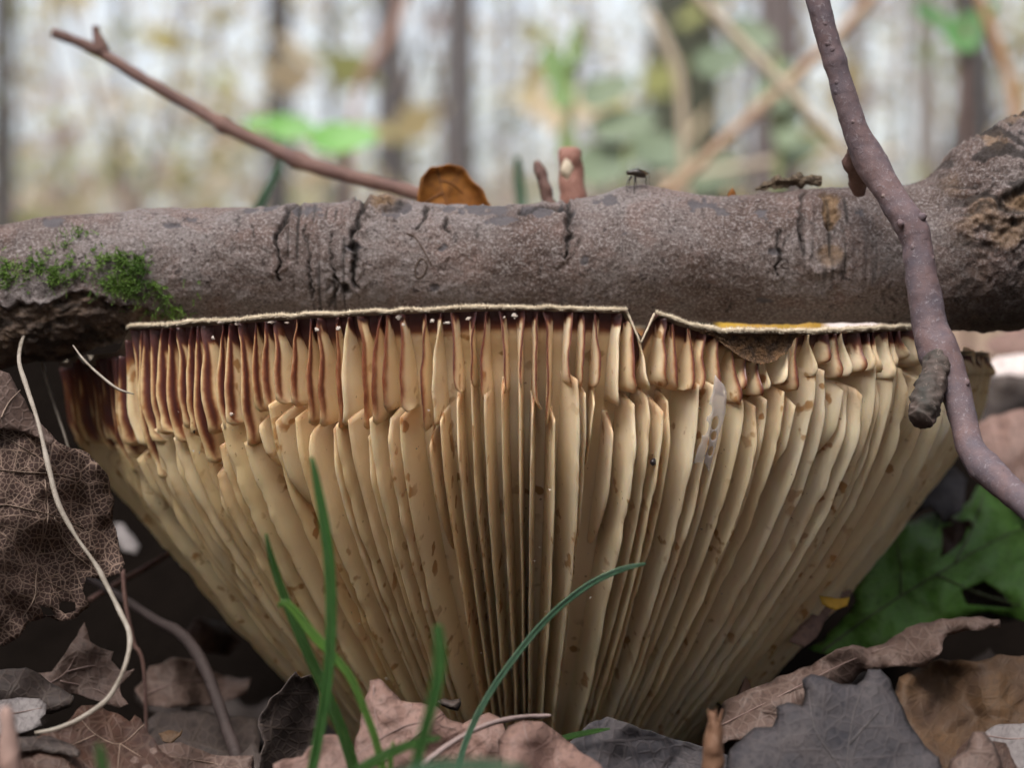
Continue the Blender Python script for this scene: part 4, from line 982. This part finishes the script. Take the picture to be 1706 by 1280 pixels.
stalk('dead_stem', [(150, 1000, .07, 5), (200, 970, .08, 5), (262, 935, .09, 5), (330, 890, .10, 4)], 40, M_TWIG2, 'thin dark stem crossing the black gap below the gills', 'stem')
stalk('dead_stem', [(204, 950, .05, 4), (210, 1010, .05, 4), (222, 1070, .05, 4), (240, 1120, .05, 3), (246, 1330, .05, 3)], 40, M_TWIG2, 'thin reddish upright stem behind the curved grass stalk', 'stem')
stalk('leaf_stalk', [(676, 1300, -.03, 8), (720, 1262, -.024, 8), (770, 1228, -.018, 8), (820, 1206, -.014, 8), (868, 1196, -.011, 7), (906, 1194, -.009, 6), (918, 1193, -.009, 3)], 60, mat_twig('grey_petiole', (.20, .145, .135), (.28, .21, .20), (.33, .27, .25)), 'dry grey mauve leaf stalk lying over the pinkish oak leaf', 'stalk', .6)
bs = stalk('broken_stalk', [(1196, 1400, -.03, 28), (1188, 1290, -.03, 26), (1190, 1240, -.03, 22), (1192, 1214, -.03, 18), (1188, 1196, -.03, 12), (1184, 1186, -.03, 5)], 40, mat_twig('orange_stalk', (.13, .065, .038), (.19, .105, .065), (.24, .16, .115), .6), 'frayed orange brown broken stalk standing in front of the slate leaf', 'stalk', .7, .22, 16)
for dx in (-8, 2, 10):
    path, r_ = pxpath([(1190 + dx * .6, 1212, -.031, 4), (1190 + dx, 1196, -.031, 3), (1190 + dx * 1.4, 1182, -.031, 1.2)], 12); v, f = tube_geo(path, r_, 6); mesh_obj('splinter', v, f, bs.data.materials[0], bs)
stalk('broken_stalk', [(20, 1400, -.06, 20), (18, 1290, -.06, 19), (14, 1230, -.06, 15), (10, 1190, -.06, 11), (8, 1178, -.06, 6)], 40, mat_twig('pink_brown_stalk', (.24, .15, .125), (.33, .22, .19), (.37, .27, .24), .6), 'blurred pinkish broken stalk in front of the pale leaf fragment', 'stalk', 1, .2)

GM1 = mat_grass('grass_green', (.05, .16, .035), (.085, .22, .05)); GM2 = mat_grass('grass_dark', (.025, .085, .012), (.05, .13, .02)); GM3 = mat_grass('grass_light', (.10, .24, .035), (.14, .28, .05)); GM4 = mat_grass('grass_bluish', (.06, .15, .085), (.09, .19, .11))
def blade(pts, mat, label, n=60, fold=.6, face=(0, -1, 0)):
    s = spline(pts, n); V, U = [], []
    path = np.array([P(a[0], a[1], a[2]) for a in s]); w = np.array([a[3] * .86 * K(a[2]) for a in s])
    tan = np.gradient(path, axis=0); tan /= np.linalg.norm(tan, axis=1)[:, None]
    fc = np.array(face, float)
    for i in range(n):
        side = np.cross(tan[i], fc); side /= np.linalg.norm(side); nn = np.cross(side, tan[i])
        tw_ = .35 * math.sin(i / n * 3); sd = side * math.cos(tw_) + nn * math.sin(tw_); nn2 = np.cross(sd, tan[i])
        for j, v in enumerate((-1, -.5, 0, .5, 1)):
            V.append(path[i] + sd * w[i] * v + nn2 * w[i] * fold * (1 - abs(v)) * -1); U.append((j / 4, i / n * 6))
    o = mesh_obj('grass_blade', V, grid_faces(n, 5), mat, uv=np.array(U))
    md = o.modifiers.new('thickness', 'SOLIDIFY'); md.thickness = .00015; md.offset = 0
    return tag(o, label, 'grass')
blade([(519, 762, -.045, 3), (527, 800, -.045, 7), (540, 870, -.045, 9.5), (549, 940, -.045, 10.5), (552, 1020, -.045, 10.5), (549, 1100, -.045, 10.5), (540, 1180, -.045, 10), (527, 1250, -.045, 9.5), (512, 1330, -.045, 9), (500, 1420, -.045, 9)], GM1, 'tall upright green grass blade reaching highest in front of the gills')
blade([(443, 890, -.03, 2), (452, 930, -.03, 6), (470, 985, -.03, 8), (492, 1040, -.03, 9.5), (518, 1100, -.03, 10), (546, 1160, -.03, 10.5), (572, 1225, -.03, 11), (592, 1290, -.03, 11), (620, 1400, -.03, 11)], GM2, 'dark green grass blade crossing behind the tallest blade')
blade([(464, 1012, -.035, 3), (474, 1004, -.035, 6), (496, 1024, -.035, 8), (520, 1056, -.035, 9), (556, 1094, -.035, 8), (584, 1130, -.035, 7.5), (606, 1180, -.035, 7), (626, 1235, -.035, 7), (640, 1300, -.035, 7), (650, 1400, -.035, 7)], GM3, 'light green thin grass blade with a curled pale tip')
blade([(729, 1042, -.075, 8), (732, 1070, -.075, 11), (733, 1110, -.075, 12), (724, 1160, -.075, 11), (710, 1210, -.075, 10.5), (696, 1265, -.075, 11), (684, 1320, -.075, 11), (670, 1440, -.075, 11)], GM1, 'blunt blurred green grass blade in front of the pinkish oak leaf')
blade([(1076, 940, -.012, 2), (1040, 948, -.012, 5), (990, 970, -.013, 6), (940, 1006, -.014, 6), (895, 1050, -.015, 6), (855, 1100, -.017, 6), (820, 1150, -.019, 6), (792, 1200, -.021, 6), (770, 1256, -.023, 6), (756, 1320, -.025, 6), (748, 1400, -.025, 6)], GM4, 'slender bluish green grass blade arching over the central gills')
blade([(734, 1230, -.05, 5), (700, 1236, -.05, 9), (660, 1250, -.05, 10), (625, 1268, -.05, 11), (590, 1290, -.05, 11), (540, 1330, -.05, 11), (520, 1420, -.05, 11)], GM2, 'short dark green grass blade bending sideways over the pinkish leaf', face=(0, -.6, .8))
blade([(1016, 1215, -.002, 1.5), (995, 1218, -.002, 5), (965, 1224, -.003, 6), (935, 1232, -.004, 6), (900, 1250, -.006, 6), (880, 1300, -.008, 6)], GM2, 'small dark green blade tip lying before the slate grey leaf', face=(0, -.6, .8))
blade([(880, 1284, -.11, 6), (840, 1278, -.11, 12), (780, 1276, -.11, 14), (720, 1280, -.11, 14), (660, 1300, -.11, 14), (600, 1360, -.11, 14)], GM4, 'strongly blurred bluish green blade lying along the bottom', face=(0, -.6, .8))
blade([(164, 1240, -.09, 4), (168, 1262, -.09, 9), (174, 1300, -.09, 10), (180, 1360, -.09, 10), (184, 1460, -.09, 10)], GM1, 'short green grass tip in front of the copper leaf')
blade([(655, 1236, -.04, 1.5), (652, 1256, -.04, 4), (650, 1290, -.04, 5), (648, 1400, -.04, 5)], GM3, 'tiny light green grass tip on the pinkish oak leaf')
blade([(472, 258, .20, 3), (462, 282, .20, 6), (448, 310, .20, 7), (434, 338, .20, 8), (410, 400, .20, 8), (380, 640, .20, 8)], GM4, 'blurred green grass blade behind the branch touching the thin twig')
blade([(862, 262, .28, 5), (864, 300, .28, 9), (868, 340, .28, 10), (872, 460, .28, 10), (876, 700, .28, 10)], GM4, 'faint bluish grass blade behind the branch beside the rounded orange leaf')

# ------------------------------------------------------------------ undergrowth behind, out of focus
def plant(label, stem, leaves, mat, smat):
    root = empty('seedling'); tag(root, label, 'plant')
    path, r_ = pxpath(stem, 30); v, f = tube_geo(path, r_, 8); mesh_obj('stem', v, f, smat, root)
    for (x, y, Y, a, b, rot, tilt) in leaves:
        V, n = [], 14; k = K(Y)
        for i in range(n):
            u = i / (n - 1) * 2 - 1; w = math.sqrt(max(0, 1 - u * u)) * (1 - .25 * u) + .02
            for j in range(5):
                vv = (j / 4 * 2 - 1) * w
                lx, ly, lz = u * a * k, vv * b * k, .12 * a * k * (u * u) + .1 * b * k * abs(vv)
                X = lx * math.cos(rot) - ly * math.sin(rot); Z = lx * math.sin(rot) + ly * math.cos(rot)
                c = P(x, y, Y); V.append((c.x + X, c.y - lz + Z * tilt, c.z + Z))
        mesh_obj('leaf', V, grid_faces(n, 5), mat, root)
M_VIVID = mat_plain('vivid_leaf', (.055, .22, .01), (.09, .28, .02), 60, .5)
M_MIDG = mat_plain('mid_green_leaf', (.075, .16, .03), (.12, .20, .05), 30, .6)
M_TEAL = mat_plain('greyish_green_leaf', (.085, .125, .07), (.14, .185, .105), 30, .6)
M_GSTEM = mat_plain('green_stem', (.18, .24, .08), (.26, .28, .12), 60, .6)
plant('vivid green seedling leaves behind the thin dark twig', [(578, 700, .62, 6), (578, 340, .62, 6), (576, 280, .62, 5), (574, 240, .62, 4)], [(574, 228, .62, 58, 26, .05, .5), (486, 212, .66, 42, 22, -.1, .4), (440, 204, .7, 34, 12, .1, .4)], M_VIVID, M_TWIG2)
plant('tall narrow green plant behind the thick reddish broken stem', [(946, 800, .75, 9), (946, 330, .75, 9), (948, 200, .75, 8), (958, 90, .75, 6), (966, 30, .75, 4)], [(940, 140, .75, 46, 20, 1.4, .3), (960, 70, .75, 44, 12, 1.4, .3), (944, 235, .75, 36, 14, 1.6, .3), (925, 110, .78, 40, 22, 2.0, .4)], M_MIDG, M_GSTEM)
plant('dark green leaves beside the tan stalk at the wood edge', [(1614, 900, .7, 6), (1612, 300, .7, 6), (1608, 120, .7, 6), (1610, 40, .7, 5)], [(1606, 52, .7, 36, 30, 1.0, .4), (1560, 30, .72, 44, 14, -.6, .4), (1640, 20, .72, 30, 14, .8, .4)], mat_plain('deep_green_leaf', (.03, .12, .02), (.05, .17, .03), 40, .6), M_TWIG2)
plant('greyish green bramble leaves behind the crossed dry stalks', [(1290, 900, .8, 7), (1296, 320, .8, 7), (1300, 180, .8, 6), (1290, 90, .8, 5)], [(1200, 100, .82, 46, 26, .2, .4), (1296, 140, .8, 50, 30, 1.2, .4), (1310, 205, .8, 46, 24, 1.5, .4), (1250, 60, .85, 46, 30, -.3, .4), (1330, 250, .82, 40, 22, .4, .4)], M_TEAL, M_GSTEM)
plant('pale green low leaves behind the fly', [(1040, 900, .9, 6), (1044, 300, .9, 6), (1050, 240, .9, 5)], [(1010, 150, .9, 50, 26, .4, .4), (1040, 205, .9, 56, 26, .2, .4), (1100, 250, .95, 56, 30, -.2, .4), (1010, 270, .9, 56, 36, .3, .4), (1180, 285, .9, 60, 30, .1, .4)], M_TEAL, M_GSTEM)
stalk('dry_stalk', [(1130, -40, .55, 9), (1168, 0, .55, 9.5), (1240, 76, .55, 10), (1320, 158, .55, 9.5), (1400, 246, .55, 9), (1480, 330, .55, 9), (1600, 470, .55, 9), (1760, 660, .55, 9)], 50, M_PALESTRAW, 'cream dry stalk slanting down behind the purple twig', 'stalk')
stalk('dry_stalk', [(1090, 340, .65, 10), (1140, 296, .65, 10), (1220, 222, .65, 10), (1300, 150, .65, 10), (1370, 84, .65, 9), (1440, 10, .65, 9), (1480, -40, .65, 9)], 50, mat_plain('tan_straw', (.42, .28, .18), (.34, .22, .15), 40, .7), 'tan dry stalk crossing the cream stalk', 'stalk')
stalk('dry_stalk', [(1080, 20, .8, 8), (1104, 60, .8, 9), (1126, 110, .8, 9), (1136, 170, .8, 9), (1140, 260, .8, 9), (1142, 420, .8, 9), (1142, 900, .8, 9)], 50, M_PALESTRAW, 'curved pale stalk in front of the broad dark trunk', 'stalk')
stalk('dry_stalk', [(1626, -30, .6, 8), (1640, 20, .6, 9), (1664, 80, .6, 9), (1684, 150, .6, 9), (1692, 240, .6, 9), (1690, 800, .6, 9)], 50, mat_plain('rusty_straw', (.44, .24, .12), (.36, .22, .13), 40, .7), 'rusty tan stalk beside the dark green leaves', 'stalk')
stalk('dry_stalk', [(1090, 300, .9, 7), (1220, 282, .9, 8), (1340, 262, .9, 7), (1500, 252, .9, 6)], 40, M_PALESTRAW, 'faint pale stalk lying almost level above the branch', 'stalk')
stalk('dry_stalk', [(676, -30, 1.1, 8), (655, 50, 1.1, 9), (612, 118, 1.1, 8), (596, 160, 1.1, 7), (580, 320, 1.1, 8), (576, 900, 1.1, 8)], 40, mat_plain('red_brown_straw', (.26, .15, .12), (.34, .21, .17), 20, .8), 'reddish brown bent stalk before the grey trunks', 'stalk')

# ------------------------------------------------------------------ the wood behind
def mat_trunk(name, c1, c2):
    t = NT(name); co = t.coord()
    mp = t.add('ShaderNodeMapping', {'Vector': co}); mp.inputs['Scale'].default_value = (1, 1, .25)
    n = t.noise(mp.outputs[0], 26, 5, .7)
    t.set(Base_Color=t.mix(t.ramp(n, [(.35, 0.), (.65, 1.)]), c1, c2), Roughness=.9); t.bump(n, .01, .6); return t.m
MT = {'dark': mat_trunk('bark_dark', (.035, .032, .032), (.075, .068, .065)), 'grey': mat_trunk('bark_grey', (.06, .056, .06), (.11, .10, .10)), 'pale': mat_trunk('bark_pale', (.17, .155, .145), (.27, .245, .23)), 'green': mat_trunk('bark_mossy', (.028, .034, .021), (.058, .062, .042)), 'mauve': mat_trunk('bark_mauve', (.09, .075, .075), (.16, .13, .128))}
def mat_far(name, cols):
    t = NT(name); inf = t.add('ShaderNodeNewGeometry').outputs['Random Per Island']
    c = t.ramp(inf, [(i / len(cols), c) for i, c in enumerate(cols)], 'CONSTANT')
    t.set(Base_Color=c, Roughness=.7); t.translucent(c, .45); return t.m
M_FOL = mat_far('autumn_foliage', [(.52, .44, .24), (.40, .36, .16), (.56, .47, .32), (.34, .36, .14), (.46, .33, .20)])
M_FOL2 = mat_far('thicket_foliage', [(.46, .41, .30), (.36, .36, .16), (.40, .29, .25), (.55, .48, .32), (.25, .31, .12), (.34, .25, .22), (.48, .44, .38)])
def leaf_cloud(centres, size, rng, name, mat, parent):
    n = len(centres); d1 = rng.normal(size=(n, 3)); d1 /= np.linalg.norm(d1, axis=1)[:, None]
    d2 = np.cross(d1, rng.normal(size=(n, 3))); d2 /= np.linalg.norm(d2, axis=1)[:, None]
    s = size * rng.uniform(.6, 1.4, (n, 1)); c = np.asarray(centres)
    V = np.stack([c - d1 * s, c + d2 * s * .55, c + d1 * s, c - d2 * s * .55], 1).reshape(-1, 3)
    return mesh_obj(name, V, np.arange(4 * n).reshape(n, 4), mat, parent, smooth=False)
def tree(px, wpx, Y, kind, lean, height, label, group, seed, crown=260, crown_lo=.35):
    rng = np.random.default_rng(seed)
    x = (px - 853) * K(Y); z0 = float(ground_h(x, Y)) - .05; r = wpx * .5 * K(Y)
    root = empty('tree'); tag(root, label, 'tree', group)
    zz = np.linspace(0, height, 14)
    path = np.stack([x + lean * (zz + z0 - ZC) + .25 * r * rng.normal(size=14).cumsum() * .3, np.full(14, Y) + .2 * r * rng.normal(size=14), z0 + zz], -1)
    rr_ = r * (1.25 - .75 * zz / height) * (1 + .35 * np.exp(-zz / .25)); rr_ = rr_ / 1.12
    v, f = tube_geo(spline(path, 40), np.interp(np.linspace(0, 1, 40), np.linspace(0, 1, 14), rr_), 14, .10, seed, 9)
    mesh_obj('trunk', v, f, MT[kind], root)
    pts = []
    for b in range(7):
        u = rng.uniform(crown_lo, .95); i = int(u * 13); p0 = path[i]; a = rng.uniform(0, 6.28); L = height * rng.uniform(.12, .28)
        p1 = p0 + np.array([math.cos(a) * L, math.sin(a) * L, L * rng.uniform(.2, .7)]); pm = (p0 + p1) / 2 + np.array([0, 0, -.06 * L])
        v, f = tube_geo(spline([p0, pm, p1], 10), np.linspace(rr_[i] * .4, rr_[i] * .08, 10), 7)
        mesh_obj('limb', v, f, MT[kind], root)
        q = rng.uniform(.3, 1.1, crown // 7)[:, None]; pts.append(p0 + (p1 - p0) * q + rng.normal(0, L * .22, (crown // 7, 3)))
    leaf_cloud(np.vstack(pts), .05 + .004 * height, rng, 'crown', M_FOL, root)
named = [(8, 34, 8.0, 'dark', 0, 11, 'dark narrow trunk beyond the bare end of the thin twig'), (460, 36, 7.0, 'dark', .004, 11, 'straight dark trunk beyond the vivid green seedling'), (660, 46, 8.0, 'grey', -.02, 12, 'grey trunk behind the reddish brown bent stalk'),
         (757, 52, 7.0, 'grey', .01, 12, 'straight slate grey trunk above the rounded orange leaf'), (1132, 112, 5.0, 'green', 0, 11, 'broad dark mossy trunk behind the curved pale stalk'), (1296, 74, 8.5, 'mauve', 0, 12, 'mauve grey trunk behind the crossed dry stalks'), (1612, 46, 8.0, 'dark', 0, 11, 'dark trunk behind the dark green leaves'), (1545, 40, 12, 'pale', 0, 12, 'pale thick trunk between purple twig and the dark trunk')]
for i, (a, b, c, d, e, h, lb) in enumerate(named): tree(a, b, c, d, e, h, lb, None, 40 + i)
far = [(565, 20, 15, 'grey'), (228, 16, 18, 'grey'), (345, 12, 22, 'mauve'), (118, 14, 19, 'pale'), (836, 16, 18, 'mauve'), (884, 12, 20, 'grey'), (1012, 18, 16, 'mauve'), (1425, 26, 13, 'mauve'), (1676, 28, 13, 'grey'), (300, 8, 26, 'grey'), (706, 10, 24, 'pale'), (520, 8, 28, 'grey'), (1240, 14, 18, 'grey'), (1476, 12, 22, 'mauve'), (70, 8, 28, 'grey'), (-70, 30, 12, 'grey'), (1790, 40, 10, 'grey')]
for i, (a, b, c, d) in enumerate(far):
    tree(a, b, c, d, random.uniform(-.07, .07), 12, {'grey': 'slim grey tree blurred deep in the wood', 'pale': 'slim pale barked tree blurred deep in the wood', 'mauve': 'slim mauve barked tree blurred deep in the wood'}[d], {'grey': 'slim grey trees deep in the wood', 'pale': 'slim pale trees deep in the wood', 'mauve': 'slim mauve trees deep in the wood'}[d], 80 + i, 420, .12)
for i, (a, b, c, e, lb) in enumerate([(175, 9, 3.2, .22, 'slender sapling leaning right behind the bare twig end'), (300, 8, 3.8, -.30, 'slender sapling leaning left behind the middle of the thin twig'), (545, 10, 3.5, .28, 'slender sapling leaning across the grey trunks'), (815, 9, 3.0, -.18, 'slender sapling leaning left above the rounded orange leaf'), (905, 7, 4.2, .34, 'slender sapling leaning right behind the tall narrow green plant'), (1395, 10, 3.4, -.26, 'slender sapling leaning left behind the top of the purple twig'), (1500, 8, 2.8, .20, 'slender sapling leaning right of the purple twig')]):
    tree(a, b, c, ('mauve', 'grey', 'dark')[i % 3], e, 2.6, lb, None, 140 + i, 35, .06)
# distant thicket of shrubs and saplings that reads as one mass
rg_ = np.random.default_rng(5); n = 30000
Rt = rg_.uniform(7, 42, n); At = rg_.uniform(-np.pi, np.pi, n); Xt = Rt * np.sin(At); Yt = Rt * np.cos(At)
hgt = rg_.gamma(1.5, .62, n) * (.35 + Rt * .028)
cl = fbm(Xt * .5, Yt * .35, hgt * .5, 3, 3); kp = (cl > .22 - .22 * (Xt > .02 * Yt) - .42 * (hgt < .055 * Rt)) & (hgt < 4.5)
c = np.stack([Xt, Yt, ground_h(Xt, Yt) + hgt], -1)[kp]
tk = leaf_cloud(c, .085, rg_, 'far_thicket', M_FOL2, None)
tag(tk, 'pale autumn thicket of shrubs filling the far wood', 'thicket', None, 'stuff')

n = 26000
At = rg_.uniform(rad(-19), rad(19), n); Rt = rg_.uniform(13, 44, n); Xt = Rt * np.sin(At); Yt = Rt * np.cos(At)
hgt = rg_.uniform(0, 1, n) ** 1.25 * .17 * Rt
cl = fbm(Xt * .38, Yt * .12, hgt * .38, 23, 3); kp = cl > .30 - .30 * sstep(.0, .25, Xt / Yt) - .42 * (hgt < .06 * Rt)
c = np.stack([Xt, Yt, ground_h(Xt, Yt) + hgt], -1)[kp]
M_FOL4 = mat_far('sapling_foliage', [(.34, .30, .20), (.40, .33, .19), (.27, .29, .13), (.32, .25, .21), (.44, .39, .29), (.22, .27, .14)])
tk = leaf_cloud(c, .075, rg_, 'sapling_foliage', M_FOL4, None)
tag(tk, 'blurred yellow and beige sapling foliage between the far trunks', 'foliage', None, 'stuff')
# unseen shrubs added beside and behind the camera so light falls mostly from above
n = 6500
At = rg_.uniform(rad(34), rad(326), n); Rt = rg_.uniform(1.6, 5.5, n); hgt = rg_.uniform(0, 1, n) ** .8 * Rt * .85
c = np.stack([Rt * np.sin(At), Rt * np.cos(At), np.full(n, .02) + hgt], -1)
M_FOL3 = mat_far('added_shrub_foliage', [(.13, .11, .06), (.18, .13, .09), (.10, .10, .05), (.20, .15, .10)])
tk = leaf_cloud(c, .13, rg_, 'added_shade_thicket', M_FOL3, None)
tag(tk, 'added unseen brown and green shrubs blocking low light beside and behind the camera', 'thicket', None, 'stuff')
